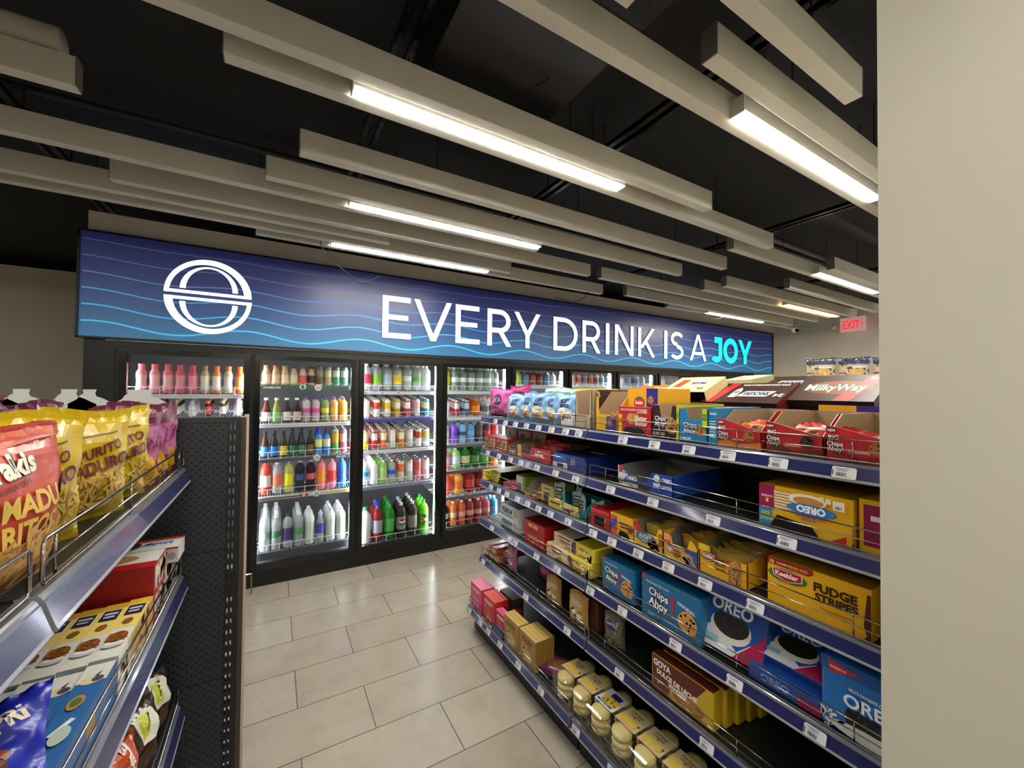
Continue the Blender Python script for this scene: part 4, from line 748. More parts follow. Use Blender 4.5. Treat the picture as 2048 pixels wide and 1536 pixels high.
G('display_carton', 'carton', 'open kraft display carton with a white rim, left of the yellow ones', 1, 1.49, 1.375, 1.232, Tr(.112, .3, .18, '#b8a88c', [], inner='#a48c70', front=[(0, 0), (1, 0), (1, .95), (.92, .95), (.85, .35), (.15, .35), (.08, .95), (0, .95)]))
G('display_carton', 'carton', 'open dark brown carton with a white number 6 behind the yellow carton', 1, 1.374, 1.348, 1.26, B(.024, .28, .178, '#3a2418', [t('6', .6, .88, .13, '#f2ead8')]))
G('display_carton', 'carton', 'open yellow and violet display carton with a deep kraft cut-out', 1, 1.346, 1.228, 1.232, Tr(.117, .3, .172, '#e8b420', [r_(.0, .0, .12, .96, '#f0bc20'), ('F', 'r', .55, 0, 1, .38, '#3a2a94'), k_(.7, .22, .12), k_(.85, .4, .1), t('6', .06, .92, .1, '#3a2418')], inner='#a88e70', front=[(0, 0), (1, 0), (1, .42), (.85, .5), (.75, .42), (.2, .42), (.12, .55), (.12, 1), (0, 1)]))
G('display_carton', 'carton', 'yellow and violet carton with a red and white name shield, standing high', 1, 1.226, 1.07, 1.30, B(.156, .2, .185, '#f0b31a', [('F', 'r', .64, 0, 1, 1, '#2c2a94'), e_(.4, .68, .19, .14, '#3a7a2a'), p_([(.24, .76), (.56, .76), (.54, .64), (.4, .56), (.26, .64)], '#c81e28'), t('Keebler', .4, .69, .08, '#ffffff', 0, .26), t('FUDGE', .4, .42, .1, '#3a2014'), k_(.78, .75, .1), k_(.86, .52, .1)]))
G('cookie_carton', 'carton', 'red carton with a heart shaped peanut cookie and arched opening', 1, 1.212, 1.047, 1.232, B(.165, .06, .11, '#c4202a', [r_(0, 0, .12, .72, '#f0c020'), t('10', .06, .5, .16, '#c4202a'), t('PEANUT BUTTER SANDWICH', .32, .9, .07, '#f4e0d8', 0, .5), t('COOKIES', .75, .87, .14, '#f4ead8', 0, .3), e_(.42, .58, .14, .2, '#d09a50'), e_(.56, .58, .13, .2, '#c88e44'), ('F', 't', 'Nutter', .72, .62, .17, '#f8f0e0', 0, .36), ('F', 't', 'Butter', .74, .44, .17, '#f8f0e0', 0, .36), p_([(.12, 0), (.9, 0), (.72, .3), (.26, .3)], '#141010')]))
CA = lambda u, v, s, rot=0: outl('Chips', u, v + s * .62, s, '#ffffff', '#10203c', rot, .5) + outl('Ahoy!', u, v - s * .62, s, '#ffffff', '#10203c', rot, .5)
G('display_carton', 'carton', 'dark brown open cookie carton with U-shaped kraft opening', 1, 1.04, .935, 1.232, Tr(.106, .28, .128, '#2e1c14', CA(.35, .5, .13) + [k_(.82, .38, .26), t('Chunky', .68, .62, .08, '#d8c8a8', 0, .4), t('12 PACKS', .3, .14, .08, '#e8d8c0', 0, .5), p_([(0, .98), (.1, .98), (0, .88)], '#c82a30')], inner='#a58d70', front=[(0, 0), (1, 0), (1, .95), (.85, .95), (.78, .64), (.4, .62), (.3, .95), (0, .95)]))
G('cookie_carton', 'carton', 'narrow lime yellow carton side between the brown and blue ones', 1, .937, .924, 1.232, B(.013, .27, .125, '#c8d020', [t('KING', .5, .7, .05, '#1a5a30', 90, .3), e_(.5, .4, .35, .05, '#1a5a30')]))
G('display_carton', 'carton', 'bright blue open cookie carton with a notched front', 1, .923, .815, 1.232, Tr(.108, .28, .118, '#1a8ac8', CA(.4, .42, .14) + [k_(.78, .36, .18), ('F', 'r', .84, .45, 1, .98, '#c8d820'), t('KING', .92, .8, .08, '#1a5a30', 0, .14), t('SIZE', .92, .7, .08, '#1a5a30', 0, .14), t('12 PACKS', .25, .1, .08, '#fff', 0, .4), p_([(.02, .96), (.12, .96), (.02, .86)], '#c82a30'), ('F', 's', .1, .1, .8, .9, 14, .03, .02, '#124a78', '#124a78')], inner='#93806a', front=[(0, 0), (1, 0), (1, .97), (.86, .97), (.78, .66), (.36, .66), (.27, .97), (0, .97)]))
G('cookie_carton', 'carton', 'blue carton with white nutrition print right of the notched one', 1, .814, .783, 1.236, B(.031, .26, .12, '#1c84c0', [t('Nutrition', .55, .85, .07, '#fff', 0, .8)] + [r_(.15, .2 + .07 * i, .85, .23 + .07 * i, '#d8e8f0') for i in range(7)]))
for (yf, yn, lb, words, dk, c2) in ((.78, .645, 'red open cookie tray with caramel cookies pictured, beside the blue carton', 'CARAMEL', '#c87a30', '#c4222a'), (.632, .49, 'red and brown open cookie tray in the middle of the near top shelf', 'CHOCOLATEY', '#5a2a20', '#b82028'), (.484, .345, 'red open cookie tray nearest the pale column on the top shelf', 'ORIGINAL', '#8a1c22', '#cc2430')):
    w = yf - yn
    G('display_tray', 'carton', lb, 1, yf, yn, 1.232, Tr(w, .3, .115, c2, [p_([(0, 0), (1, 0), (1, .2), (.5, .12), (.2, .22), (0, .12)], dk), r_(.02, .62, .16, .72, '#2a1818'), t('NEW', .09, .67, .06, '#fff', 0, .12)] + outl('BiG', .12, .52, .1, '#fff', '#7a1420', 0, .2) + outl('Chips', .14, .38, .1, '#ffffff', '#1c1418', 0, .26) + outl('Ahoy!', .15, .27, .1, '#ffffff', '#1c1418', 0, .26) + [t(words, .5, .24, .06, '#f0e0c0', 0, .3), k_(.75, .34, .15, '#b06a34' if dk != '#5a2a20' else '#4a2a20')], inner='#a59074', front=[(0, 0), (1, 0), (1, .5), (.75, .56), (.45, .66), (.2, .74), (0, .78)], hb=.1155))
for i, (y, x, c, lb) in enumerate([(.72, 1.30, '#d8802a:foil', 'amber cookie packet lying in the caramel tray'), (.715, 1.36, '#c83a2a:foil', 'red and gold cookie packet at the back of the caramel tray'), (.69, 1.26, '#b83028:foil', 'red cookie packet leaning at the front of the caramel tray'), (.55, 1.29, '#c42a2c:foil', 'red packet with brown cookie standing in the middle tray'), (.42, 1.28, '#cc2a2a:foil', 'red and white packet leaning in the tray by the column')]):
    o = G('cookie_packet', 'bag', lb, 1, y + .05, y - .05, x, Bg(.10, .075 if i > 1 else .06, .03, c, [k_(.55, .45, .3, '#7a4a28'), r_(.05, .75, .95, .85, '#e8a030' if i < 3 else '#e8e0d8')], seed=40 + i, nx=12, ny=14), 'wrapped cookie packets in the top trays', dz=.012, rx=[.5, .3, -.35, -.3, .4][i])
# cartons piled on the rear top shelf
def RC(name, lb, y0, y1, x0, z, w, d, h, col, decs, rot, faces=None, grp=None, opened=False):
    if opened:
        mb = MB(); th = .003; X, Y = w / 2, d / 2
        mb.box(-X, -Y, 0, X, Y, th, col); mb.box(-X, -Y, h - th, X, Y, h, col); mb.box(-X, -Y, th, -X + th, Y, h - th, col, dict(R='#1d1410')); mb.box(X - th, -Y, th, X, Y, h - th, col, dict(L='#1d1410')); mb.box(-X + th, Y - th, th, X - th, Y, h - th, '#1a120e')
        fr = frames(w, d, h); by = {}
        for dd in decs: by.setdefault(dd[0], []).append(dd[1:])
        for k, l in by.items(): art(mb, fr[k][0], fr[k][1], fr[k][2], l)
    else: mb = carton(w, d, h, col, decs, faces)
    o = place(mb, name, 'carton', lb, (x0, (y0 + y1) / 2, z), 0, grp, rot=rot); return o
def bars(f, cx, cy, w, up, ff='T'):
    a = 180 if up else 0; q = -1 if up else 1
    return [(ff, 'p', [(cx - w / 2 - .03, cy - .13), (cx + w / 2 - .03, cy - .13), (cx + w / 2 + .03, cy + .13), (cx - w / 2 + .03, cy + .13)], '#f0ece8'), (ff, 't', f, cx, cy, .15, '#1a2a6a', a, w * .85, .05)]
ZT = 1.416
RC('candy_carton', 'orange and yellow upturned candy carton left of the cream ones', 1.52, 1.30, 1.78, ZT, .22, .14, .20, '#f0a020', bars('SNICKERS', .62, .82, .5, True, 'F') + [('F', 'p', [(0, .68), (.3, .68), (.22, 1), (0, 1)], '#e89070'), ('F', 'r', .1, 0, .9, .6, '#14100e')], (0, 0, -PI / 2 + .1))
RC('candy_carton', 'cream open candy carton tipped up, its dark mouth facing the aisle', 1.30, 1.07, 1.73, ZT + .085, .225, .17, .13, '#e0dca0', [('T', 'p', [(.12, .3), (.3, .3), (.34, .8), (.16, .8)], '#d84a30')] + bars('SNICKERS', .62, .55, .4, True) + [('T', 't', '24-', .8, .2, .12, '#2a2a20', 180)], (.42, 0, -PI / 2), opened=True)
RC('candy_carton', 'second cream candy carton showing behind the tipped open one', 1.12, .98, 1.93, ZT + .10, .17, .12, .14, '#dcd8a4', [('T', 'r', .2, .3, .5, .6, '#c86a50'), ('R', 'r', .4, .2, .6, .8, '#2a2018')], (.2, 0, -PI / 2 - .3))
RC('candy_carton', 'white carton edge low behind the orange candy carton', 1.66, 1.47, 1.86, ZT, .20, .2, .17, '#c4ccd4', [], (0, 0, -PI / 2))
RC('candy_carton', 'brown candy carton with upside down lettering and a red band, front of two', 1.09, .80, 1.74, ZT + .085, .31, .20, .09, '#3a221a', [('T', 'p', [(.05, 0), (.17, 0), (.27, 1), (.15, 1)], '#c82a30'), ('T', 't', 'OFFICIAL CHOCOLATE BAR SPONSOR OF THE NFL', .62, .88, .07, '#f0e8e0', 180, .6), ('T', 'p', [(.30, .25), (.4, .25), (.4, .6), (.35, .75), (.30, .6)], '#d8d0d0'), ('T', 't', 'NFL', .35, .5, .12, '#2a3a7a', 180, .08)] + bars('SNICKERS', .63, .42, .38, True) + [('T', 't', '24', .92, .35, .13, '#f0e8e0', 180)], (.42, 0, -PI / 2), faces=dict(F='#241612', R='#8a2a24'))
RC('candy_carton', 'brown candy carton with upright lettering and a red corner, behind the other', .97, .73, 1.93, ZT + .125, .25, .16, .09, '#3a221a', bars('SNICKERS', .42, .55, .45, False) + [('T', 'p', [(.72, 0), (.86, 0), (1, .6), (1, 1), (.94, 1)], '#c82a30'), ('T', 'p', [(.72, .35), (.8, .35), (.8, .65), (.76, .75), (.72, .65)], '#d8d0d0'), ('T', 'r', .1, .1, .7, .18, '#d8d0c8')], (.42, 0, -PI / 2))
RC('candy_carton', 'brown candy carton with green and white script beside the column', .77, .55, 1.82, ZT + .10, .26, .20, .10, '#38211c', [('T', 'e', .5, .5, .4, .26, '#8a4a20')] + [('T', 'p', [(.55, 0), (.75, 0), (1, 1), (.8, 1)], '#b82a2c'), ('T', 'e', .48, .5, .38, .2, '#8a4a20'), ('T', 't', 'MilkyWay', .48, .5, .24, '#1c6a34', 0, .74, .07), ('T', 't', 'MilkyWay', .48, .5, .24, '#f4f0e4', 0, .7, .02), ('T', 't', 'SHARE', .88, .85, .1, '#f0e8e0', 0, .16)], (.5, 0, -PI / 2), faces=dict(F='#201410'))
RC('candy_carton', 'low yellow and violet carton edge under the script lettered carton', .68, .44, 1.70, ZT, .24, .05, .125, '#3a2a74', [('F', 'r', 0, .7, .45, 1, '#e8a820')], (0, 0, -PI / 2))

# ---- second shelf
an = [r_(.05, .2, .95, .85, '#d8b070'), e_(.3, .5, .15, .25, '#8a3a2a'), e_(.65, .45, .14, .22, '#c07830'), e_(.5, .78, .3, .08, '#b82a28'), ('F', 's', .1, .2, .9, .8, 16, .2, .05, '#6a3a28', '#e8d090')]
for yf, yn, lb, dz, x in ((2.43, 2.28, 'red and tan animal cookie box at the far end of the second shelf', 0, 1.232), (2.27, 2.13, 'red and tan animal cookie box, second from the far end', 0, 1.232)):
    G('cookie_box', 'box', lb, 2, yf, yn, x, B(yf - yn, .12, .085, '#b03028', an), 'animal cookie boxes')
for i, (yf, yn, lb) in enumerate(((2.44, 2.29, 'far'), (2.28, 2.12, 'middle'), (2.11, 1.96, 'near'))):
    G('cookie_box', 'box', 'dark red box standing high behind the animal cookie boxes, %s one of three' % lb, 2, yf, yn, 1.40, B(yf - yn, .12, .128, '#8a2c24', [r_(.08, .5, .9, .92, '#a08058'), e_(.35, .7, .15, .15, '#5a2018')]), 'tall dark red boxes')
G('display_tray', 'carton', 'kraft tray with grey inside, right of the animal cookie boxes', 2, 2.12, 2.02, 1.232, Tr(.1, .3, .085, '#8a7a62', [r_(.2, .2, .7, .36, '#d8d0c0')], inner='#8f8474'))
G('display_tray', 'carton', 'red open candy tray on the far second shelf', 2, 2.01, 1.68, 1.232, Tr(.33, .3, .075, '#b8242c', [r_(.55, .35, .78, .6, '#f0e0dc'), p_([(0, 0), (.12, 0), (.12, .95), (0, .95)], '#e0b050')], inner='#9a8a78', front=[(0, 0), (1, 0), (1, .95), (.45, .95), (.36, .4), (.12, .4), (.08, .95), (0, .95)]))
for i in range(3): G('candy_bar', 'bar', 'red wrapped bar lying in the red tray, number %s from the front' % ['one', 'two', 'three'][i], 2, 1.98, 1.72, 1.28 + .055 * i, Bg(.24, .05, .03, '#c02830:foil', [t('KitKat', .5, .5, .4, '#fff')], seed=60 + i, nx=12, ny=8), dz=.02 + .012 * i)
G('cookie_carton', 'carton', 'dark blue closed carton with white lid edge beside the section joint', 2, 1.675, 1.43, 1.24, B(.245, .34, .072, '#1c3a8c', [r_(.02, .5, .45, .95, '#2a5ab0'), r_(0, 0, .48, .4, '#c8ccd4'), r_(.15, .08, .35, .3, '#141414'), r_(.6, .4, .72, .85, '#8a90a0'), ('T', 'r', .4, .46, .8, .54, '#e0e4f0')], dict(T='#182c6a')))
G('display_tray', 'carton', 'blue open cookie cake tray with zigzag cut rim, alone on the second shelf', 2, 1.216, .95, 1.235, Tr(.266, .30, .085, '#1c4ab0', [p_([(0, .95), (.2, .6), (.1, .25), (0, .25)], '#e8e8f0'), e_(.06, .8, .05, .14, '#c83040'), r_(0, 0, .62, .28, '#3a2a24')] + [('F', 't', 'OREO', .28, .46, .17, '#ffffff', 0, .3), ('F', 't', 'CAKESTERS', .22, .14, .16, '#f0ead8', 0, .4), e_(.74, .72, .05, .16, '#e8e8f0'), r_(.68, .3, .8, .5, '#dfe4f0'), t('OREO', .9, .7, .16, '#fff', 0, .16), t('CAKESTERS', .9, .4, .14, '#e8e0d0', 0, .18)], inner='#8c8c8c', front=[(0, 0), (1, 0), (1, .92), (.66, .92), (.55, .42), (.3, .38), (.2, .7), (.1, .72), (0, .98)]))
go = [('F', 'r', 0, .42, .19, 1, '#9a1c54'), ('F', 'r', 0, .0, .16, .42, '#3a8ac8'), t('8', .1, .62, .1, '#f0e048', 180), t('COOKIES', .1, .72, .05, '#f0d8e0', 180, .14), t('KING', .085, .18, .1, '#c8e048', 180, .15), t('SIZE', .085, .3, .08, '#c8e048', 180, .15)]
for i in range(6): go += [r_(.19, .50 + .07 * i, .42 - .012 * abs(i - 3), .535 + .07 * i, '#f4ecd8'), r_(.19, .535 + .07 * i, .40, .565 + .07 * i, '#c88a3a')]
go += [e_(.56, .8, .2, .14, '#f8f0dc'), e_(.57, .78, .16, .10, '#c88c3c'), e_(.60, .60, .26, .12, '#1a5ab4'), e_(.60, .60, .25, .105, '#2a7ad0'), ('F', 't', 'OREO', .60, .60, .15, '#ffffff', 180, .42, .05), ('F', 't', 'DOUBLE STUF', .6, .45, .07, '#c82a44', 180, .3), ('F', 't', 'GOLDEN', .58, .37, .05, '#2a5ab0', 180, .24),
       r_(.82, .72, .93, .92, '#f4f0e0'), t('150', .875, .78, .06, '#1a1a1a', 180, .1), r_(.75, .82, .805, .94, '#f0e8c0'), r_(.685, .84, .735, .95, '#f0e8c0'), p_([(.14, 0), (.7, 0), (.62, .24), (.24, .34)], '#0e0c0a'), p_([(.8, .05), (.95, .05), (.95, .22)], '#b82a34'), ('R', 'r', .1, .15, .6, .85, '#8a1c4c'), ('R', 'r', .1, .1, .6, .35, '#3a6a5a'), ('R', 't', 'OREO', .35, .7, .08, '#f0e0e8', 180, .4)]
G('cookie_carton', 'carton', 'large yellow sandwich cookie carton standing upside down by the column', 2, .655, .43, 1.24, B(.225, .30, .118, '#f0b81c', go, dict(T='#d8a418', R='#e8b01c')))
G('cookie_carton', 'carton', 'yellow carton edge behind the upside down one at the column', 2, .425, .33, 1.25, B(.09, .26, .125, '#e8b41c', [r_(.1, .1, .8, .9, '#8a1c4c'), r_(.25, .6, .65, .7, '#f0e0e8')]))

# ---- third shelf
for i, z in enumerate((0, .016, .032, .048)): G('snack_bar_box', 'box', 'flat yellow and black box, %s of the stack at the far end' % ['lowest', 'second lowest', 'third lowest', 'topmost'][i], 3, 2.45, 2.29, 1.26 + .006 * i, B(.16, .32, .0155, '#e0c828', [r_(.2, .3, .7, .7, '#4a4010')], dict(R='#1a1a18', T='#d0b820')), 'flat yellow boxes', dz=z)
G('snack_bar_box', 'box', 'loose yellow box edge sticking out left of the yellow stack', 3, 2.455, 2.40, 1.225, B(.05, .15, .06, '#e8d020', []))
G('snack_bar_box', 'box', 'small hot pink box lying tilted left of the green box', 3, 2.21, 2.10, 1.25, B(.11, .14, .03, '#c82a5c', [r_(.0, .0, 1, .2, '#e8c0d0')]), drz=.35)
G('snack_bar_box', 'box', 'lime green box with a white front panel', 3, 2.10, 2.0, 1.28, B(.1, .2, .088, '#7a9a3a', [r_(.0, .1, .75, .95, '#e0e0d4'), r_(.2, .1, .6, .5, '#707860')], dict(R='#8aaa2a', T='#6a8a2c')))
G('display_tray', 'carton', 'orange and kraft open tray with a slanted grey side', 3, 1.93, 1.83, 1.232, Tr(.1, .2, .095, '#c8843a', [r_(.5, .12, .85, .24, '#6a3010')], inner='#a39a88', front=[(0, 0), (1, 0), (1, .25), (0, .25)]))
G('snack_bar_box', 'box', 'beige bar box with a dark window cut-out', 3, 1.82, 1.71, 1.27, B(.11, .14, .09, '#d0c078', [p_([(.2, .0), (.75, .0), (.75, .45), (.62, .58), (.35, .58), (.2, .45)], '#45403a'), r_(.25, .76, .75, .84, '#6a6038')]))
for i, (y, x, h, dz) in enumerate([(1.675, 1.275, .10, .02), (1.60, 1.34, .10, .01), (1.56, 1.30, .085, .01), (1.49, 1.27, .095, .0), (1.42, 1.30, .075, .01)]):
    G('bar_packet', 'bar', 'silver and teal wrapped bar standing in the low tray, %s from the left' % CN[i], 3, y + .035, y - .035, x, Bg(.07, h, .022, '#9cb4b8:foil', [r_(.1, .15, .9, .5, '#3a7a84'), r_(.15, .55, .85, .8, '#2a2f38'), r_(.25, .64, .75, .72, '#e8e8d0'), e_(.5, .3, .25, .1, '#d0b050')], seed=80 + i, nx=10, ny=12), 'silver and teal bars', dz=dz, drz=.3 * (-1) ** i)
G('display_tray', 'carton', 'low teal and yellow tray holding silver wrapped bars', 3, 1.70, 1.45, 1.232, Tr(.25, .2, .06, '#3aa0a0', [r_(.0, .1, .45, .95, '#d8c040'), r_(.5, .1, .95, .9, '#e0d080'), r_(.08, .4, .4, .6, '#3a3010'), ('F', 's', .5, .1, .95, .5, 12, .1, .03, '#6a4a30', '#a87a40')], inner='#2c9090', front=[(0, 0), (1, 0), (1, .4), (.6, .8), (.3, .6), (0, .95)]))
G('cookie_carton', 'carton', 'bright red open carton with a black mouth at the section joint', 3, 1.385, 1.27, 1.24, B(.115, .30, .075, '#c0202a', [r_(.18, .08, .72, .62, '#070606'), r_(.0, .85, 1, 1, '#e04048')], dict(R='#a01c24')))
KB = lambda u, v, w: [e_(u, v, w * .62, .17, '#2e7a30'), p_([(u - w / 2, v + .11), (u + w / 2, v + .11), (u + w / 2, v - .05), (u, v - .16), (u - w / 2, v - .05)], '#f4ece0'), p_([(u - w * .46, v + .095), (u + w * .46, v + .095), (u + w * .46, v - .045), (u, v - .14), (u - w * .46, v - .045)], '#c01e28'), t('Keebler', u, v + .02, .12, '#fff', 0, w * .8)]
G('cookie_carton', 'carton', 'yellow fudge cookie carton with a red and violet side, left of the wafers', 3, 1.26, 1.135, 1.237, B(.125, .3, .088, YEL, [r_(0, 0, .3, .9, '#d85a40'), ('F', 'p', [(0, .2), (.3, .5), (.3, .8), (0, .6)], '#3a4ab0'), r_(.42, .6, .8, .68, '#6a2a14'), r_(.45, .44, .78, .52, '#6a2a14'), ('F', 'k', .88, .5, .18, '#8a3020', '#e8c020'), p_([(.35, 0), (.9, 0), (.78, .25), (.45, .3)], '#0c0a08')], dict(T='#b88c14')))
G('display_tray', 'carton', 'yellow open carton with a blue oval, lettered for sugar wafers', 3, 1.128, .99, 1.232, Tr(.138, .30, .092, '#f0c018', [e_(.42, .4, .34, .24, '#1a7ab0'), ('F', 't', 'SUGAR', .42, .47, .15, '#f4f0d0', 0, .5), ('F', 't', 'WAFERS', .42, .3, .13, '#f4f0d0', 0, .5), ('F', 's', .55, .05, .95, .3, 8, .3, .09, '#6a3418', '#8a4a20'), t('KEEBLER', .93, .55, .2, '#b02020', 90, .5), ('F', 'p', [(.0, .98), (.16, .98), (.34, .62), (.2, .5), (.05, .7)], '#c02a28')], inner='#8a8478', front=[(0, 0), (1, 0), (1, .95), (.86, .95), (.78, .62), (.3, .64), (.1, 1), (0, 1)]))
G('display_tray', 'carton', 'yellow open carton with fudge stick pictures and deep grey inside', 3, .987, .85, 1.232, Tr(.137, .30, .092, '#f0b81c', [r_(0, .62, .22, .95, '#d8401c'), ('F', 't', 'KING', .11, .86, .1, '#f8e8a0', 0, .18), ('F', 't', 'SIZE', .11, .74, .1, '#f8e8a0', 0, .18)] + [x for x in KB(.2, .4, .22)] + [('F', 'r', .64, 0, 1, .6, '#2a5ac0'), ('F', 's', .6, .05, 1, .6, 7, .28, .08, '#d89a50', '#a86a34'), e_(.42, .3, .12, .16, '#8a5a30')], inner='#8c887c', front=[(0, 0), (1, 0), (1, .7), (.85, .95), (.78, .95), (.7, .55), (.3, .5), (.22, .95), (0, .95)]))
G('display_tray', 'carton', 'yellow open carton of chocolate chip cookie packets with red cookie end', 3, .843, .685, 1.232, Tr(.158, .30, .095, '#f0b21a', [x for x in KB(.2, .62, .26)] + [('F', 't', 'CHIPS', .45, .62, .11, '#3a2010', 0, .2), ('F', 't', 'DELUXE', .46, .49, .1, '#3a2010', 0, .24), ('F', 't', 'Chocolate', .45, .36, .07, '#3a2010', 0, .26), r_(.64, 0, .88, .78, '#c83a24'), k_(.76, .58, .2, '#c8904a'), k_(.77, .25, .2, '#c8904a'), r_(0, .78, .2, 1, '#e8c030')], inner='#8f8a7c', front=[(0, 0), (1, 0), (1, .8), (.86, .8), (.8, .62), (.28, .6), (.22, .98), (0, .98)]))
for i in range(7): G('cookie_packet', 'bag', 'small glossy cookie packet filed in the open chocolate chip carton', 3, .835, .695, 1.262 + .035 * i, Bg(.135, .075, .03, '#a8862a:foil', [t('Keebler', .4, .6, .2, '#b02820'), k_(.78, .5, .35)], seed=100 + i, nx=10, ny=8, wr=.005), 'cookie packets in the chocolate chip carton', dz=.004)
for i in range(4): G('wafer_packet', 'bag', 'small packet filed in the open sugar wafer carton', 3, 1.12, 1.0, 1.27 + .05 * i, Bg(.11, .072, .03, '#b89a34:foil', [r_(.2, .3, .8, .6, '#6a3a20')], seed=120 + i, nx=8, ny=8, wr=.004), 'packets in the sugar wafer carton', dz=.004)
for i in range(4): G('fudge_packet', 'bag', 'small packet filed in the open fudge stick carton', 3, .975, .865, 1.30 + .05 * i, Bg(.10, .066, .03, '#c8962a:foil', [r_(.2, .3, .8, .6, '#7a4a24')], seed=130 + i, nx=8, ny=8, wr=.004), 'packets in the fudge stick carton', dz=.004)
elf = [e_(.30, .34, .075, .13, '#c88a68'), e_(.30, .46, .085, .07, '#b83a34'), p_([(.2, .0), (.25, .22), (.3, .16), (.35, .22), (.42, .1), (.46, .12), (.46, .0)], '#1c1a20')]
elf = [e_(.30, .3, .08, .1, '#b07a50'), e_(.30, .42, .08, .05, '#a84a3a')]
fs = [p_([(0, .86), (0, 1), (.48, 1), (.49, .9), (.44, .84)], '#a8202a'), t('10', .05, .92, .075, '#f4e8d0', 0, .1), t('COOKIES', .16, .92, .04, '#f4e8d0', 0, .12), t('KING SIZE', .33, .92, .06, '#f0c040', 0, .2)] + [e_(.22, .68, .21, .15, '#2c7a2c'), p_([(.05, .8), (.38, .8), (.38, .64), (.22, .55), (.07, .63)], '#f4ece0'), p_([(.062, .79), (.37, .79), (.37, .65), (.22, .565), (.08, .64)], '#b81e26'), ('F', 't', 'Keebler', .215, .71, .105, '#fff', 0, .27)] + [t('FUDGE', .69, .70, .17, '#3a1c10', 0, .42, .045), t('STRIPES', .70, .50, .155, '#3a1c10', 0, .46, .045), r_(.55, .29, .85, .305, '#7a5420'), r_(.6, .26, .8, .272, '#7a5420'), p_([(.94, .3), (.97, .9), (1, .9), (1, 0), (.93, .0), (.965, .1)], '#4a2414')]
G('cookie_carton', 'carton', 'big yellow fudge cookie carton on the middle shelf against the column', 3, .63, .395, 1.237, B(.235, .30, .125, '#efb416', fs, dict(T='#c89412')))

# ---- fourth shelf
def PR(): return B(.21, .3, .072, '#dfe4ea', [t('PREMIUM', .36, .5, .42, '#2a3038', 0, .58, .04), r_(0, .02, .7, .12, '#4a90b0'), r_(.02, .18, .66, .22, '#6a7078'), ('F', 'r', .70, .05, 1, .95, '#c0c8d0'), k_(.85, .45, .28, '#d0b080', '#a88050')], dict(T='#4a6a80'))
G('cracker_box', 'box', 'white cracker box, lower of the stacked pair', 4, 2.25, 2.04, 1.26, PR(), 'stacked cracker boxes'); G('cracker_box', 'box', 'white cracker box with grey top, upper of the stacked pair', 4, 2.25, 2.04, 1.26, PR(), 'stacked cracker boxes', dz=.073)
rd = [e_(.3, .62, .09, .17, '#d8a840'), e_(.45, .62, .09, .17, '#d8a840'), e_(.6, .62, .09, .17, '#d8a840'), e_(.45, .62, .04, .08, '#8a1418'), r_(.15, .12, .8, .3, '#a01820')]
for i in range(2): G('biscuit_box', 'box', ['lower', 'upper'][i] + ' red biscuit box with gold biscuit pictures', 4, 1.96, 1.76, 1.25, B(.2, .22, .062, '#b01c22', rd, dict(T='#8a1a1e')), 'red biscuit boxes', dz=.0625 * i)
vn = [r_(0, 0, .45, 1, '#e0cfa4'), ('F', 's', .02, .1, .4, .9, 14, .14, .02, '#d0b078', '#c8a868'), r_(.2, .74, .75, .88, '#b03a34'), r_(.25, .5, .72, .6, '#5a4a34'), r_(.3, .38, .6, .43, '#5a4a34'), ('F', 'p', [(.5, .1), (.8, .15), (.72, .4), (.55, .35)], '#c08a40')]
for i, (yf, yn, dz, lb) in enumerate(((1.73, 1.56, 0, 'cream vanilla wafer pack, left one on the shelf'), (1.68, 1.50, .066, 'cream vanilla wafer pack, upper left of the pile'), (1.56, 1.39, 0, 'yellow vanilla wafer pack with violet flower, lower one'), (1.545, 1.38, .066, 'yellow vanilla wafer pack with violet flower, upper one'))):
    c = '#e0d4ac' if i < 2 else '#e8cc40'
    dd = vn if i < 2 else [e_(.12, .6, .1, .26, '#5a3a6a'), e_(.18, .3, .08, .2, '#6a4a80'), p_([(.38, .6), (.72, .54), (.72, .68), (.38, .74)], '#8a7430'), r_(.35, .16, .65, .22, '#5a4420'), ('F', 's', .45, .1, .9, .45, 5, .3, .07, '#3a2018', '#f0e8d0')]
    G('wafer_pack', 'pack', lb, 4, yf, yn, 1.245 + .01 * (i % 2), Pk(yf - yn, .066, .12, c + ':foil', dd), 'wafer packs', dz=dz)
CB = [r_(0, 0, 1, 1, '#1c6a9c'), ('F', 's', .0, .0, 1, 1, 60, .03, .012, '#145480', '#2a86b8'), p_([(.02, .98), (.14, .98), (.02, .86)], '#c02a34'), t('Real Chocolate Chip Cookies', .3, .86, .045, '#d0e0ec', 0, .4)]
CB += outl('Chips', .32, .66, .17, '#ffffff', '#101c34', -4, .42) + outl('Ahoy', .32, .44, .17, '#ffffff', '#101c34', -4, .36) + [p_([(.53, .74), (.59, .75), (.575, .46), (.545, .46)], '#c42030'), e_(.56, .39, .022, .035, '#c42030'), t('ORIGINAL', .78, .68, .07, '#e8eef4', -10, .3), k_(.80, .38, .24, '#c89454', '#3a2014'), t('13oz', .2, .16, .07, '#a8c8dc', 0, .3)]
G('cookie_pack', 'bag', 'blue chocolate chip cookie pack, smaller one beside the yellow wafers', 4, 1.315, 1.13, 1.24, Pk(.185, .14, .07, '#1c6a9c:foil', CB), 'blue chocolate chip packs')
G('cookie_pack', 'bag', 'blue chocolate chip cookie pack, larger one in the centre of the shelf', 4, 1.09, .835, 1.232, Pk(.255, .16, .07, '#1c6a9c:foil', CB), 'blue chocolate chip packs')
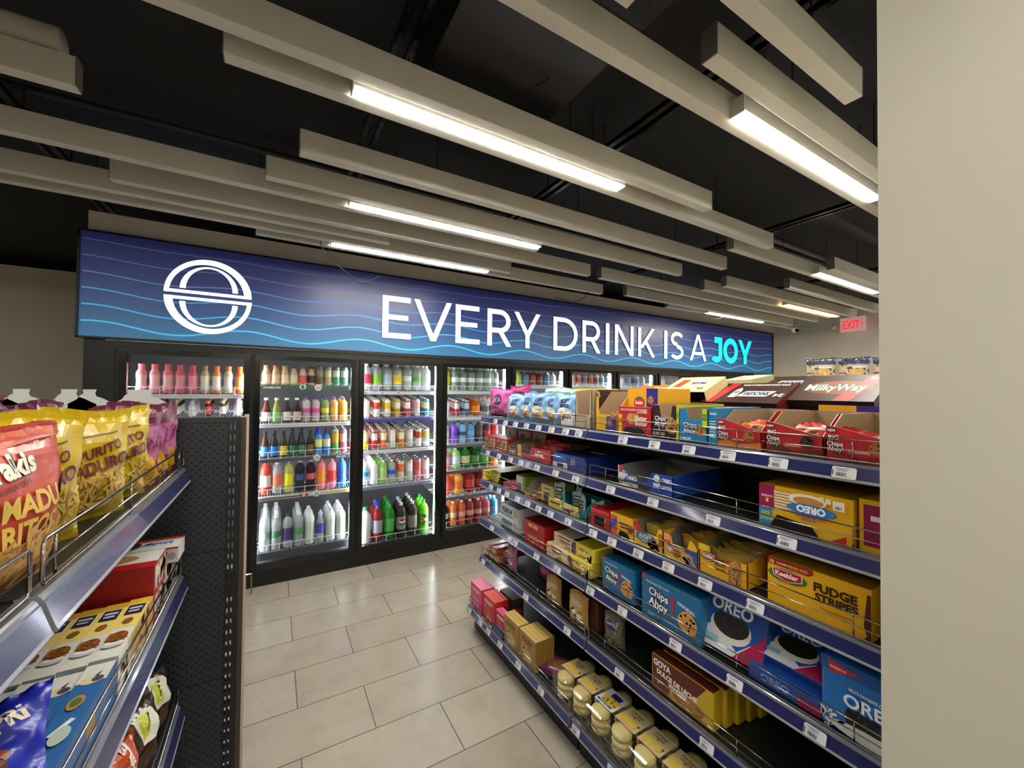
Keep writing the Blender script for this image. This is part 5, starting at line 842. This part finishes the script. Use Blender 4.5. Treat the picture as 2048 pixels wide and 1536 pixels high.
def OD(up): return [r_(.0, .0, 1, 1, '#1c50a8'), p_([(0, .0), (0, .25), (.2, .4), (.6, .1), (.8, .3), (.7, 0)], '#d0d6e0'), p_([(.55, .0), (.9, .4), (1, .55), (1, 0)], '#a81c50'), e_(.45, .4, .34, .24, '#d8d4cc'), e_(.45, .46, .3, .2, '#1c1a1c'), e_(.45, .47, .27, .175, '#2e2b2a'), e_(.45, .47, .25, .16, '#1a1819'), e_(.45, .47, .15, .09, '#34302f'), e_(.45, .47, .13, .075, '#1c1a1a')] + [e_(.45 + .20 * math.cos(q * .7), .47 + .125 * math.sin(q * .7), .018, .018, '#3a3634') for q in range(9)] + outl('OREO', .44, .72, .19, '#ffffff', '#1a60b8', 0, .72) + [t('DOUBLE STUF', .46, .9, .08, '#e8a0b8', 0, .6), r_(.06, .12, .3, .2, '#7ab0b8')]
G('cookie_pack', 'bag', 'glossy blue sandwich cookie pack leaning back, centre right of the shelf', 4, .85, .655, 1.245, Pk(.195, .19, .06, '#1c50a8:foil', OD(1)), 'blue sandwich cookie packs', dz=.014, rx=-.35)
G('cookie_pack', 'bag', 'blue sandwich cookie pack lying flat in the shade near the column', 4, .67, .50, 1.25, Pk(.17, .15, .06, '#1c4a9c:foil', OD(0)), 'blue sandwich cookie packs', dz=.052, rx=-1.05)
G('cookie_pack', 'bag', 'lower blue cookie pack under the flat lying one', 4, .69, .50, 1.24, Pk(.19, .05, .15, '#1c4a9c:foil', [t('OREO', .4, .5, .4, '#7a9ac8', 0, .4), r_(.7, .1, 1, .6, '#8a1c44')]), 'blue sandwich cookie packs')
OB = [r_(0, 0, 1, 1, '#1470c0'), r_(0, .82, 1, 1, '#0e58a4'), p_([(.1, .98), (.5, .9), (.12, .78)], '#b82a3a'), ('F', 't', 'NABISCO', .22, .88, .035, '#f0d8dc', 0, .2), t("MILK'S FAVORITE COOKIE", .6, .66, .045, '#e8eef8', -3, .5), e_(.7, .28, .4, .28, '#141418'), ('F', 's', .4, .2, 1, .5, 30, .05, .02, '#3a3838', '#4a4a4c'), e_(.62, .1, .5, .1, '#e4e4e2')] + outl('OREO', .62, .52, .17, '#ffffff', '#1a7ad8', 0, .8) + [('F', 's', .0, .0, .3, .3, 14, .1, .04, '#e0e8ec', '#c8d8e0')]
G('cookie_pack', 'bag', 'bright blue upright cookie pack cut off by the column edge', 4, .50, .33, 1.237, Pk(.17, .175, .06, '#1470c0:foil', OB), 'blue sandwich cookie packs', dz=.003)

# ---- fifth shelf
for i, (y, x, dz) in enumerate(((2.43, 1.25, 0), (2.36, 1.25, 0), (2.29, 1.25, 0), (2.40, 1.25, .042), (2.33, 1.25, .042), (2.26, 1.30, .03))):
    G('cookie_roll', 'pack', 'copper and white wrapped roll in the pile at the far end', 5, y + .03, y - .03, x, Pk(.06, .042, .14, '#b06a48:foil', [r_(.1, .3, .9, .7, '#e8dcd0'), r_(.3, .42, .7, .58, '#3a2018')]), 'copper wrapped rolls', dz=dz)
PD = lambda c: [e_(.5, .72, .3, .11, '#f0ece4'), t('HELLO', .5, .82, .06, '#1c1c1c', 0, .5)] + outl('PANDA', .5, .72, .085, '#1c1a1a', '#f4f0e8', 0, .7) + [e_(.35, .4, .15, .09, '#f4f0e8'), e_(.65, .35, .14, .08, '#f4f0e8'), e_(.32, .41, .03, .02, '#111'), e_(.4, .41, .03, .02, '#111'), e_(.62, .36, .03, .02, '#111'), e_(.7, .36, .03, .02, '#111'), e_(.5, .2, .3, .06, c)]
PD = lambda c: outl('PANDA', .5, .72, .09, '#1c1a1a', '#f4f0e8', 0, .8) + [e_(.35, .42, .15, .09, '#f4f0e8'), e_(.66, .36, .14, .08, '#e0d8c8'), e_(.5, .2, .3, .07, c), ('F', 's', .15, .12, .85, .5, 8, .16, .07, '#3a2a20', c)]
G('biscuit_bag', 'bag', 'slim pink patterned biscuit bag at the far end beside the rolls', 5, 2.20, 2.09, 1.26, Bg(.11, .15, .05, '#b06a8c:foil', PD('#d8a0b8'), seed=180), 'animal biscuit bags')
G('biscuit_bag', 'bag', 'dark pink bag slumped at the back of the fifth shelf', 5, 2.02, 1.86, 1.36, Bg(.17, .09, .07, '#8a3a60:foil', [e_(.5, .6, .3, .2, '#a85a80')], seed=181), 'animal biscuit bags', rx=-.3)
G('biscuit_bag', 'bag', 'tan panda biscuit bag, left of the two tan ones', 5, 1.755, 1.65, 1.25, Bg(.105, .145, .05, '#b0884a:foil', PD('#c8a060'), seed=182), 'animal biscuit bags', drz=.2)
G('biscuit_bag', 'bag', 'tan panda biscuit bag in front at the section joint', 5, 1.555, 1.43, 1.24, Bg(.125, .155, .05, '#b58c48:foil', PD('#d0a868'), seed=183), 'animal biscuit bags', drz=.1)
G('biscuit_carton', 'carton', 'brown carton just behind the front tan biscuit bag', 5, 1.46, 1.40, 1.30, B(.06, .14, .13, '#5a3c28', []))
G('biscuit_bag', 'bag', 'clear and navy printed biscuit bag standing alone near the joint', 5, 1.335, 1.235, 1.262, Bg(.10, .15, .055, '#6a6458:foil', [e_(.5, .7, .35, .14, '#2a3a6a'), ('F', 's', .1, .1, .9, .8, 26, .14, .06, '#b8a684', '#2c2c34')] + outl('PANDA', .5, .72, .08, '#e8e4dc', '#2a2c3a', 0, .7), seed=184), 'animal biscuit bags', drz=.3)
gy = [p_([(.03, .97), (.9, .97), (.72, .5), (.35, .38), (.03, .42)], '#5e2216'), p_([(.03, .42), (.35, .38), (.30, .03), (.03, .03)], '#7a3e1e'), e_(.62, .26, .24, .2, '#9c602e'), e_(.64, .27, .2, .15, '#b07838'), t('GOYA', .2, .8, .17, '#f0ece4', 0, .3, .05), t('DULCE DE LECHE', .44, .55, .13, '#f8f0e0', -3, .66, .05), t('WAFERS', .46, .4, .11, '#f8f0e0', -3, .36, .05)]
for i in range(5): G('wafer_pack', 'pack', 'brown and yellow caramel wafer pack filed upright behind the front one' if i else 'brown and yellow caramel wafer pack, front one of the row', 5, 1.05 - .012 * i, .80 - .012 * i, 1.243 + .048 * i, Pk(.25, .13, .044, '#c8a820:foil', gy, faces=dict(T='#5e2818')), 'caramel wafer packs', dz=.001)
# ---- base shelf
def SL(c, c2, w=.155, h=.15, txt='POCKY', tc='#f4e8e4'): return B(w, .022, h, c, [e_(.5, .3, .3, .2, c2), t(txt, .5, .78, .14, tc, 0, .7, .04), ('F', 's', .2, .1, .8, .5, 8, .4, .04, c2, '#e8d8b8'), ('T', 'r', .15, .25, .85, .75, c2)], dict(T=c2))
def stickrow(y, n, x, c, c2, lb, grp, **k):
    for i in range(n): G('biscuit_stick_box', 'box', lb + (', front box' if i == 0 else ', behind the front box'), 6, y + k.get('w', .155) / 2, y - k.get('w', .155) / 2, x + .0235 * i, SL(c, c2, **k), grp)
stickrow(2.375, 4, 1.15, '#d84a78', '#f080a8', 'pink biscuit stick box, end group', 'pink biscuit stick boxes')
stickrow(2.2, 4, 1.152, '#c82a28', '#e85a50', 'red biscuit stick box, second group', 'red biscuit stick boxes')
stickrow(2.055, 2, 1.155, '#c42a3a', '#e86aa0', 'red biscuit stick box, third group', 'red and pink biscuit stick boxes', w=.12, h=.12)
G('candy_tub', 'tub', 'silver topped round tub between the red and gold boxes', 6, 2.16, 2.09, 1.28, (MBD.__setitem__(0, .07), MB().lathe([(.03, 0, '#a83a34'), (.034, .09, '#a83a34'), (.036, .092, '#c8c8c8:metal'), (.036, .105, '#c8c8c8:metal')], 18))[1])
G('candy_box', 'box', 'dark olive carton standing behind the red boxes', 6, 2.30, 2.12, 1.28, B(.16, .08, .13, '#4a4434', [], dict(T='#6a6450')))
stickrow(1.93, 3, 1.15, '#a07c3a', '#d0b068', 'gold biscuit stick box, left group', 'gold biscuit stick boxes, left', tc='#4a3014')
stickrow(1.765, 5, 1.15, '#a07c3a', '#d0b068', 'gold biscuit stick box, right group', 'gold biscuit stick boxes, right', tc='#4a3014')
G('candy_packet', 'packet', 'dark blue low packet between the pink and gold boxes', 6, 2.12, 2.0, 1.135, B(.12, .014, .04, '#2a3a5c', []))
# flat packs in clear plastic
mb = Bg(.20, .05, .14, '#6a5a50', [], seed=210, wr=.001)
o = place(MB().box(-.09, -.06, 0, .09, .06, .03, '#6a2c5a', dict(T='#7a3068')), 'cookie_tray_pack', 'pack', 'purple cookie pack lying flat at the left of the clear packs', (1.26, 1.62, DK[6] + .012), 0, None, rot=(0, -.1, .35 - PI / 2))
o.name = 'cookie_pack'
mb = MB(); art(mb, lambda x, y, o_: (-.09 + x, -.06 + y, .03 + o_), .18, .12, [('e', .5, .5, .4, .38, '#8a5a40'), ('k', .5, .55, .3, '#a8784c', '#5a3020'), ('r', .25, .14, .75, .22, '#e0c8d8')]); mb.obj('printed_top', o)
def shell(i, y, x, lb, lab, rz=0, lc='#dccb9a'):
    r = empty('cookie_clamshell', lb, 'pack', (x, y, DK[6] + .0605), -PI / 2 + rz, 'clear packs of round cookies')
    for q in range(2):
        c = MB(); c.lathe([(.036, 0, '#d8c47c'), (.040, .012, '#e6d690'), (.038, .026, '#e6d690'), (.020, .030, '#efe2a8')], 18)
        for a in range(2): c.lathe([(.036, 0, '#d8c47c'), (.040, .010, '#e6d690'), (.038, .022, '#e6d690')], 18, (0, 0, -.028 * (a + 1)))
        c.obj('cookie_stack', r, True, loc=(0, (q - .5) * .125, .006))
    MB().box(-.052, -.112, -.055, .052, .112, .042, 'clear_film').obj('clear_lid', r, bevel=.012)
    s = MB(); s.box(-.05, -.05, .0425, .05, .05, .0435, lc); s.box(-.0515, -.05, -.0, -.0505, .05, .0435, lc)
    art(s, lambda a, b, o_: (-.05 + a, -.05 + b, .0435 + o_), .10, .10, lab); s.obj('paper_band', r)
    return r
sl = [('e', .2, .3, .16, .2, '#d0b238'), ('e', .19, .31, .15, .19, '#e2c850'), ('e', .45, .28, .16, .2, '#d0b238'), ('e', .44, .29, .15, .19, '#e2c850'), ('e', .72, .26, .16, .2, '#d0b238'), ('e', .71, .27, .15, .19, '#e2c850'), ('r', .05, .0, .95, .08, '#e0a8a0'), ('t', 'Soft Sugar', .5, .82, .1, '#a0623a', 0, .6), ('t', 'Cookies', .5, .66, .1, '#a0623a', 0, .5), ('e', .5, .55, .04, .04, '#8a4a2a'), ('e', .9, .35, .05, .05, '#8a4a2a')]
for i, (y, lb) in enumerate(((1.50, 'clear pack of cream cookies, farthest one beside the purple pack'), (1.385, 'clear pack of cream cookies, second from the purple pack'), (1.15, 'clear pack of cream cookies just right of the blue labelled one'), (1.035, 'clear pack of cream cookies, second right of the blue labelled one'), (.92, 'clear pack of cream cookies at the bottom edge of the picture'), (.805, 'clear pack of cream cookies nearest the camera'))): shell(i, y, 1.258, lb, sl)
shell(9, 1.268, 1.258, 'clear cookie pack with a white and navy label between cream ones', [('r', 0, 0, 1, 1, '#e8e8ea'), ('r', .3, .62, .8, .9, '#1c2a6a'), ('p', [(.1, .55), (.9, .65), (.9, .2), (.2, .15)], '#e0c030'), ('s', .2, .22, .85, .55, 16, .12, .08, '#e8d060', '#7a5a20'), ('r', .05, .06, .85, .16, '#2a3a8a'), ('r', .2, .1, .7, .12, '#fff')], lc='#e8e8ea')
G('cookie_bag', 'bag', 'cream paper bag with a brown drawn outline at the bottom right', 6, .80, .62, 1.27, Bg(.18, .17, .12, '#c8bca4', [e_(.6, .6, .25, .2, '#8a6a54'), e_(.6, .6, .23, .18, '#c8bca4'), e_(.55, .6, .05, .04, '#8a5a3a')], seed=230, wr=.006), rx=-.9, dz=.05)
G('cookie_bag', 'bag', 'grey brown bag behind the cream paper bag at the bottom right', 6, .72, .50, 1.46, Bg(.22, .20, .1, '#8a7c70', [e_(.5, .6, .3, .2, '#a09488')], seed=231, wr=.006), rx=-.7, dz=.05)
for yf_, yn_, lb_ in ((1.60, 1.40, 'clear plastic riser tray under the cream packs, far section'),): G('riser_tray', 'tray', lb_, 6, yf_, yn_, 1.148, (MBD.__setitem__(0, .24), MB().box(-.1, -.12, .0, .1, .12, .004, 'clear_film'))[1])
G('riser_tray', 'tray', 'clear plastic riser tray under the cream packs, near section', 6, 1.375, .345, 1.148, (MBD.__setitem__(0, .24), MB().box(-.515, -.12, .0, .515, .12, .004, 'clear_film'))[1])

# ================================================================ left shelving goods
DL = {1: 1.3495, 2: 1.0415, 3: .6715}
def GL(name, cat, label, sh, yc, xf, mb, group=None, dz=0, rz=0, rx=0, smooth=False):
    d = MBD[0]; o = place(mb, name, cat, label, (xf - d / 2, yc, DL[sh] + dz), 0, group, smooth); o.rotation_euler = (rx, 0, PI / 2 + rz); return o
tk = [r_(0, .9, 1, .985, '#c85a40'), r_(0, .915, 1, .925, '#a84030'), r_(0, .945, 1, .955, '#a84030'), r_(0, .97, 1, .98, '#a84030'), ('F', 't', 'Takis', .585, .80, .13, '#4e4648', 5, .74, .06), ('F', 't', 'Takis', .58, .805, .13, '#f2ecdc', 5, .74, .04), t('PLANTAIN CHIPS', .55, .685, .03, '#6a2a1c', 6, .6), e_(.98, .6, .1, .08, '#c8c8c8'),
      t('MADU', .655, .575, .125, '#d8b850', 2, .52, .035), t('RITOS', .65, .42, .125, '#d8b850', 2, .54, .035), e_(.62, .2, .34, .15, '#b07a34'), ('F', 's', .32, .05, .92, .30, 70, .13, .05, '#c8944a', '#8a5420'), ('F', 's', .4, .1, .88, .34, 26, .12, .05, '#d8a85a', '#a86c30')]
GL('plantain_chip_bag', 'bag', 'orange red chip bag nearest the camera at the left edge', 1, .625, -.236, Bg(.27, .183, .075, '#c4482e:foil', tk, seed=300, nx=26, ny=30, wr=.0025), 'chip bags along the left shelf', rz=-.2, rx=.04)
yl = [r_(.28, .8, .42, .9, '#20242c'), ('F', 'p', [(.3, .76), (.8, .80), (.8, .815), (.3, .775)], '#5a4a10')] + [p_([(.14, .2), (.04 + .05 * i, .66 - .03 * abs(i - 2)), (.09 + .05 * i, .66 - .03 * abs(i - 2))], '#8a3a14') for i in range(5)] + [t('PURITO', .62, .66, .09, '#6a1c2a', 14, .56, .03), t('MADURO', .58, .52, .11, '#6a1c2a', 10, .7, .04), ('F', 's', .26, .12, .9, .43, 110, .14, .02, '#d8b458', '#a07828'), ('F', 'p', [(.05, .04), (.3, .02), (.28, .2), (.12, .3)], '#7ab02a')]
def yb(seed, w=.2, h=.19, t_=.07): return Bg(w, h, t_, '#c6aa06:foil', yl, seed=seed, nx=24, ny=26, wr=.004)
for yc, xf, rz, lb, sd in ((.80, -.278, -.6, 'yellow chip bag just right of the orange red one, mostly hidden', 301), (.955, -.262, -.6, 'yellow chip bag with a maroon leaf in the middle', 302), (1.095, -.262, -.6, 'yellow chip bag nearest the maroon ones', 303)):
    GL('plantain_chip_bag', 'bag', lb, 1, yc, xf, yb(sd), 'chip bags along the left shelf', rz=rz, rx=.06)
mr = [t('Plan', .5, .84, .07, '#f0dce4', 6, .5, .04), r_(.12, .72, .5, .735, '#d8a0b8'), ('F', 'p', [(.5, .3), (.98, .3), (1, .75), (.55, .72)], '#a85a88'), ('F', 's', .56, .42, .92, .68, 16, .12, .04, '#7a2a54', '#8a3a64')] + [p_([(.2, .42), (.02 + .1 * i, .72 - .02 * (i - 2) ** 2), (.07 + .1 * i, .7 - .02 * (i - 2) ** 2)], '#c8a848') for i in range(5)] + [('F', 'p', [(.2, .12), (.38, .1), (.5, .34), (.42, .42), (.25, .34)], '#7aa83a'), ('F', 'k', .7, .24, .16, '#d8a420', '#c08a10'), ('F', 'k', .82, .12, .14, '#d8a420', '#c08a10'), ('F', 'k', .62, .1, .12, '#c89418', '#c08a10')]
for yc, xf, rz, lb, sd in ((1.215, -.262, -.58, 'maroon chip bag, first after the yellow ones, with lilac print', 310), (1.32, -.262, -.58, 'maroon chip bag with a gold palm and green leaf', 311), (1.412, -.262, -.55, 'maroon chip bag at the end against the perforated panel', 312)):
    GL('plantain_chip_bag', 'bag', lb, 1, yc, xf, Bg(.17, .192, .045, '#6a2442:foil', mr, seed=sd, nx=22, ny=26, wr=.004), 'chip bags along the left shelf', rz=rz, rx=.05)
for i, (yc, x, c, lb, h) in enumerate(((.80, -.45, '#c0aa14:foil', 'crumpled yellow bag top behind the orange red bag', .215), (.98, -.46, '#c0aa14:foil', 'crumpled yellow bag top behind the middle yellow bag', .215), (1.17, -.45, '#6a2442:foil', 'maroon bag top behind the front maroon bags', .215), (1.38, -.45, '#5a1e3a:foil', 'dark maroon bag top behind the end bags', .195), (1.12, -.55, '#702848:foil', 'maroon bag top farther back, left of the others', .215), (.90, -.55, '#702848:foil', 'maroon bag top behind the crumpled yellow ones', .215), (1.36, -.55, '#702848:foil', 'maroon bag top in the back row by the panel', .20))):
    GL('plantain_chip_bag', 'bag', lb, 1, yc, x, Bg(.18, h, .07, c, [r_(.3, .6, .7, .8, '#c8b8c0')] if 'maroon' in lb else [], seed=320 + i, wr=.008), 'chip bags in the back rows', rz=rnd.uniform(-.3, .1), rx=.03)
# second left shelf
def BL(w, d, h, col, decs=(), faces=None): MBD[0] = d; return carton(w, d, h, col, decs, faces)
def WB(name, lb, x0, x1, y0, y1, z0, z1, col, decs=(), faces=None, grp=None, rz=0):
    """axis aligned carton given by its extents, front towards the camera (-y)"""
    return place(carton(x1 - x0, y1 - y0, z1 - z0, col, decs, faces), name, 'box', lb, ((x0 + x1) / 2, (y0 + y1) / 2, z0), rz, grp)
Z2 = DL[2]
for i in range(2): WB('wafer_box', ['lower', 'upper'][i] + ' white and red wafer box of the stack under the hippo box', -.40, -.230, 1.34, 1.475, Z2 + .041 * i, Z2 + .04 + .041 * i, '#e6e2dc', [('F', 'r', 0, .8, 1, 1, '#c0282c'), ('T', 'r', 0, 0, 1, .12, '#c0282c'), ('T', 'e', .6, .5, .3, .3, '#8a5a34'), ('R', 'r', .05, .2, .95, .85, '#d8d4d0'), ('R', 's', .1, .2, .9, .8, 14, .2, .1, '#8a4a2a', '#2a2a3a')], grp='stacked wafer boxes')
WB('wafer_box', 'white wafer box with mirrored blue lettering, topmost of the stack', -.335, -.208, 1.36, 1.45, Z2 + .083, Z2 + .123, '#dcdcda', [('F', 't', 'Happy', .70, .62, .22, '#2a5aa0', 180, .4), ('F', 't', 'Hippo', .35, .62, .22, '#2a5aa0', 180, .36), ('F', 'e', .9, .45, .06, .25, '#a0a8b8'), ('F', 'r', 0, .9, 1, 1, '#c0282c'), ('T', 't', 'kinder', .6, .5, .3, '#2a5aa0', 180, .5), ('T', 'r', 0, .8, 1, 1, '#b8302c'), ('T', 'e', .2, .5, .15, .3, '#4a3028')], grp='stacked wafer boxes')
for i in range(2): WB('wafer_box', ['bright red box, lower of two facing the camera', 'bright red box, upper of two, cookie print on top'][i], -.43, -.228, 1.215, 1.33, Z2 + .066 * i, Z2 + .065 + .066 * i, '#b01a1c', [('T', 'r', .0, .3, 1, 1, '#e0dcd4'), ('T', 'e', .5, .6, .3, .25, '#c08a50'), ('T', 't', 'kinder', .3, .6, .3, '#2a4a90', 180, .4), ('F', 'r', .03, .15, .12, .6, '#d8d8d8'), ('R', 'r', .1, .1, .95, .9, '#d8d0c8'), ('R', 's', .2, .1, .9, .9, 10, .3, .12, '#5a3a2a', '#c08a5a')], grp='red wafer boxes')
for i in range(4):
    x1 = -.226 - .0375 * i
    WB('cereal_box', 'yellow and white cereal box with navy name panel, %s from the aisle' % CN[i], x1 - .0365, x1, .965 - .004 * i, 1.20 - .004 * i, Z2, Z2 + .066 if i != 0 else Z2 + .068, '#e2e0da', [('T', 'r', 0, .45, 1, 1, '#f0d878'), ('T', 'r', 0, .9, 1, 1, '#e8b830'), ('T', 'r', .12, .68, .88, .87, '#1c2650'), ('T', 'r', .22, .79, .78, .82, '#e0e4f0'), ('T', 'r', .26, .73, .72, .755, '#e0e4f0'), ('T', 'e', .5, .56, .22, .05, '#8a5a24'), ('T', 'e', .5, .17, .42, .035, '#c8c8c4'), ('T', 'e', .5, .2, .38, .03, '#f4f4f2'), ('T', 'e', .5, .29, .4, .085, '#8a4a1c'), ('T', 's', .15, .22, .85, .36, 16, .25, .1, '#b0702c', '#6a3414'), ('R', 'r', .3, 0, 1, 1, '#c8a050'), ('R', 's', .0, .0, .9, 1, 24, .08, .05, '#6a4020', '#c8c4b8')], grp='yellow and white cereal boxes')
    WB('cereal_box', 'blue cereal box with a white bowl end, %s from the aisle' % CN[i], x1 - .0365, x1, .725 - .004 * i, .955 - .004 * i, Z2, Z2 + .062 if i % 2 else Z2 + .066, '#2f68a8', [('T', 'r', 0, .78, 1, 1, '#dedcd6'), ('T', 'e', .5, .80, .4, .05, '#d8cca8'), ('T', 'p', [(.5, .84), (.7, .9), (.66, .83)], '#4a4450'), ('T', 'e', .7, .80, .2, .03, '#4a4454'), ('T', 'e', .45, .56, .26, .075, '#b08848'), ('T', 'e', .45, .56, .17, .045, '#5a6a3a'), ('T', 'p', [(.2, .27), (.4, .26), (.8, .38), (.62, .4)], '#e0e8f0'), ('T', 'e', .6, .25, .28, .08, '#b8c8b8'), ('R', 'r', 0, .1, .8, .9, '#4878b0'), ('R', 'e', .5, .5, .08, .3, '#a88858')], grp='blue cereal boxes')
cz = [('F', 't', 'CAPPUCCINO', .5, .62, .085, '#e8dcae', -32, .9, .05), e_(.62, .4, .13, .09, '#8a4a30'), e_(.62, .43, .05, .06, '#e0b078'), ('F', 'p', [(.56, .34), (.72, .34), (.74, 0), (.58, 0)], '#6a4034'), ('F', 't', 'N', .52, .3, .1, '#e8dcae', -60, .2, .05), p_([(.3, .52), (.5, .5), (.46, .58)], '#b8a8d0')]
cz = [('F', 't', 'CAPRI', .66, .66, .15, '#ece2c0', 32, .46, .05), ('F', 't', 'N', .52, .30, .1, '#ece2c0', 75, .2, .05), ('F', 't', 'A', .44, .18, .1, '#ece2c0', 60, .2, .05), e_(.68, .42, .12, .08, '#8a4228'), e_(.66, .42, .035, .05, '#e8b888'), ('F', 'p', [(.62, .36), (.78, .36), (.8, 0), (.66, 0)], '#704438')]
GL('candy_bag', 'bag', 'crumpled royal blue candy bag at the lower left corner', 2, .645, -.2525, Bg(.14, .13, .045, '#1c2ab0:foil', cz, seed=340, nx=28, ny=28, wr=.007, back='#1a2a90:foil'), None, dz=.072, rz=-1.25, rx=-.9, smooth=True)
# third left shelf
for i, (yc, lb) in enumerate(((1.37, 'dark chocolate biscuit bag with a white and yellow label, against the panel'), (1.25, 'dark chocolate biscuit bag with a white and yellow label, nearer one'))):
    GL('biscuit_bag', 'bag', lb, 3, yc, -.232, Bg(.13, .165, .07, '#38221a:foil', [('F', 'p', [(.35, .98), (.75, .94), (.95, .6), (.8, .5), (.4, .55)], '#e4e4d8'), ('F', 'p', [(.42, .9), (.7, .88), (.6, .62), (.42, .6)], '#c8d030'), p_([(.5, .7), (.54, .7), (.7, .86), (.66, .88)], '#20201c'), p_([(.86, .4), (.92, .4), (.96, .66), (.9, .68)], '#e8e0d8'), ('F', 'k', .5, .25, .3, '#4a2a1c', '#2a1610')], seed=350 + i, wr=.004), 'chocolate biscuit bags', rz=-.4)
GL('biscuit_bag', 'bag', 'orange red snack bag with white lettering on the low left shelf', 3, 1.13, -.24, Bg(.14, .16, .08, '#c04a20:foil', [t('CHILE', .7, .75, .12, '#f0e8e0', 80, .5, .05), r_(.55, .2, .85, .42, '#e8ded0'), ('F', 's', .2, .05, .9, .35, 30, .14, .06, '#d89a4a', '#a8642a'), ('F', 's', .3, .5, .9, .9, 8, .1, .03, '#e8803a', '#e8803a')], seed=360, wr=.004), None, rz=-.4)
GL('biscuit_bag', 'bag', 'red and green snack bag under the orange red one', 3, .99, -.243, Bg(.16, .15, .08, '#a02a20:foil', [e_(.6, .8, .25, .12, '#e8e8d8'), e_(.6, .8, .12, .05, '#2a2a20'), e_(.5, .3, .25, .2, '#2a5a30'), ('F', 'p', [(.8, 1), (.95, 1), (.98, .3), (.85, .3)], '#6a80b8'), ('F', 's', .7, .1, 1, .6, 14, .14, .06, '#d8c070', '#b89040')], seed=361, wr=.004), None, rz=-.4)

# popcorn bags on a far rack behind the gondola
rk = empty('display_rack', 'far wire rack top behind the candy cartons by the column', 'rack', (5.9, 2.05, 0))
mb = MB(); mb.box(-.4, -.5, 1.66, .4, .5, 1.68, '#c8c6c2'); mb.obj('top_shelf', rk)
for sx in (-.38, .38):
    for sy in (-.48, .48): MB().tube([(0, 0, 0), (0, 0, 1.66)], .012, '#8a8a8a:metal', 8).obj('leg', rk, loc=(sx, sy, 0))
for i, (dx, dy, lb) in enumerate(((-.15, .27, 'clear and blue popcorn bag at the left end of the far rack'), (.0, .0, 'clear and blue popcorn bag in the middle of the far rack'), (.15, -.27, 'clear and blue popcorn bag half hidden by the column'))):
    mb = bag(.30, .33, .09, '#c8b8a0:foil', [('s', .05, .08, .95, .62, 90, .16, .08, '#e0cca8', '#35383f'), ('k', .55, .38, .28, '#d8b46a', '#f0e0b0'), ('p', [(.0, .75), (1, .75), (1, 1), (0, .98)], '#22406e'), ('t', 'POP', .2, .78, .14, '#10182a', 30, .3), ('r', .4, .62, .85, .68, '#e4e8f0'), ('r', 0, 0, 1, .08, '#2a4a80')], seed=400 + i, back='#8a8478:foil')
    o = place(mb, 'popcorn_bag', 'bag', lb, (5.8 + dx, 2.0 + dy, 1.68), -1.05, 'popcorn bags on the far rack')

# printed marks on the big soda bottles
def wrap(o_loc, R, z0, z1, decs, a0=-PI / 2, span=2.0, name='label_print'):
    mb = MB(); w = span * R; h = z1 - z0
    art(mb, lambda x, y, o: ((R + .001 + o) * math.cos(a0 + (x / w - .5) * span), (R + .001 + o) * math.sin(a0 + (x / w - .5) * span), z0 + y), w, h, decs, curve=.008)
    return mb
def front_bottle(words_start, doorname):
    for o in D.objects:
        if o.get('label', '').startswith(words_start) and doorname in o['label'] and o.location.y < 4.0: return o
for ws, dn, R, z0, z1, dd in (('large dark cola with', 'third', .0505, .10, .2, [('e', .5, .62, .28, .24, '#e8e8e8'), ('e', .5, .70, .26, .14, '#b83038'), ('t', 'PEPSI', .5, .3, .2, '#20242c', 0, .6)]),
                              ('large lime green', 'third', .0505, .09, .21, [('e', .5, .5, .42, .3, '#1c3a1c'), ('t', 'Dew', .5, .5, .38, '#d83020', 8, .75, .1), ('t', 'Dew', .5, .5, .38, '#d8d8a0', 8, .7, .02)]),
                              ('large dark cola in', 'third', .0505, .10, .2, [('r', .2, .2, .5, .8, '#5a5650'), ('r', .28, .4, .42, .6, '#3a2420')]),
                              ('white plastic milk', 'third', .05, .09, .19, [('r', .15, 0, .85, 1, '#4a6a50'), ('e', .5, .7, .25, .16, '#e8ece8'), ('r', .3, .3, .7, .42, '#e8ece8')])):
    o = front_bottle(ws, dn)
    if o:
        q = wrap(None, R, z0, z1, dd).obj('label_print', o)

# ================================================================ camera, world
def look(name):
    cam = D.cameras.new(name); o = D.objects.new(name, cam); COL.objects.link(o)
    cam.sensor_fit = 'HORIZONTAL'; cam.sensor_width = 36; cam.lens = 805.53 / 2048 * 36; cam.clip_start = .01
    yaw, pitch, roll = .534429, .0173547, .00937975
    cy, sy = math.cos(yaw), math.sin(yaw)
    f = Vector((sy * math.cos(pitch), cy * math.cos(pitch), math.sin(pitch))); r = Vector((cy, -sy, 0)); u = r.cross(f)
    r2 = r * math.cos(roll) + u * math.sin(roll); u2 = -r * math.sin(roll) + u * math.cos(roll)
    m = Matrix((r2, u2, -f)).transposed().to_4x4(); m.translation = (0, 0, 1.58); o.matrix_world = m; return o
sc = bpy.context.scene; sc.camera = look('camera')
w = D.worlds.new('world'); sc.world = w; w.use_nodes = True; w.node_tree.nodes['Background'].inputs[0].default_value = (.5, .5, .52, 1); w.node_tree.nodes['Background'].inputs[1].default_value = .02
sc.view_settings.view_transform = 'Standard'; sc.view_settings.look = 'None'; sc.view_settings.gamma = 1; sc.view_settings.use_curve_mapping = False
sc.view_settings.exposure = 0.0
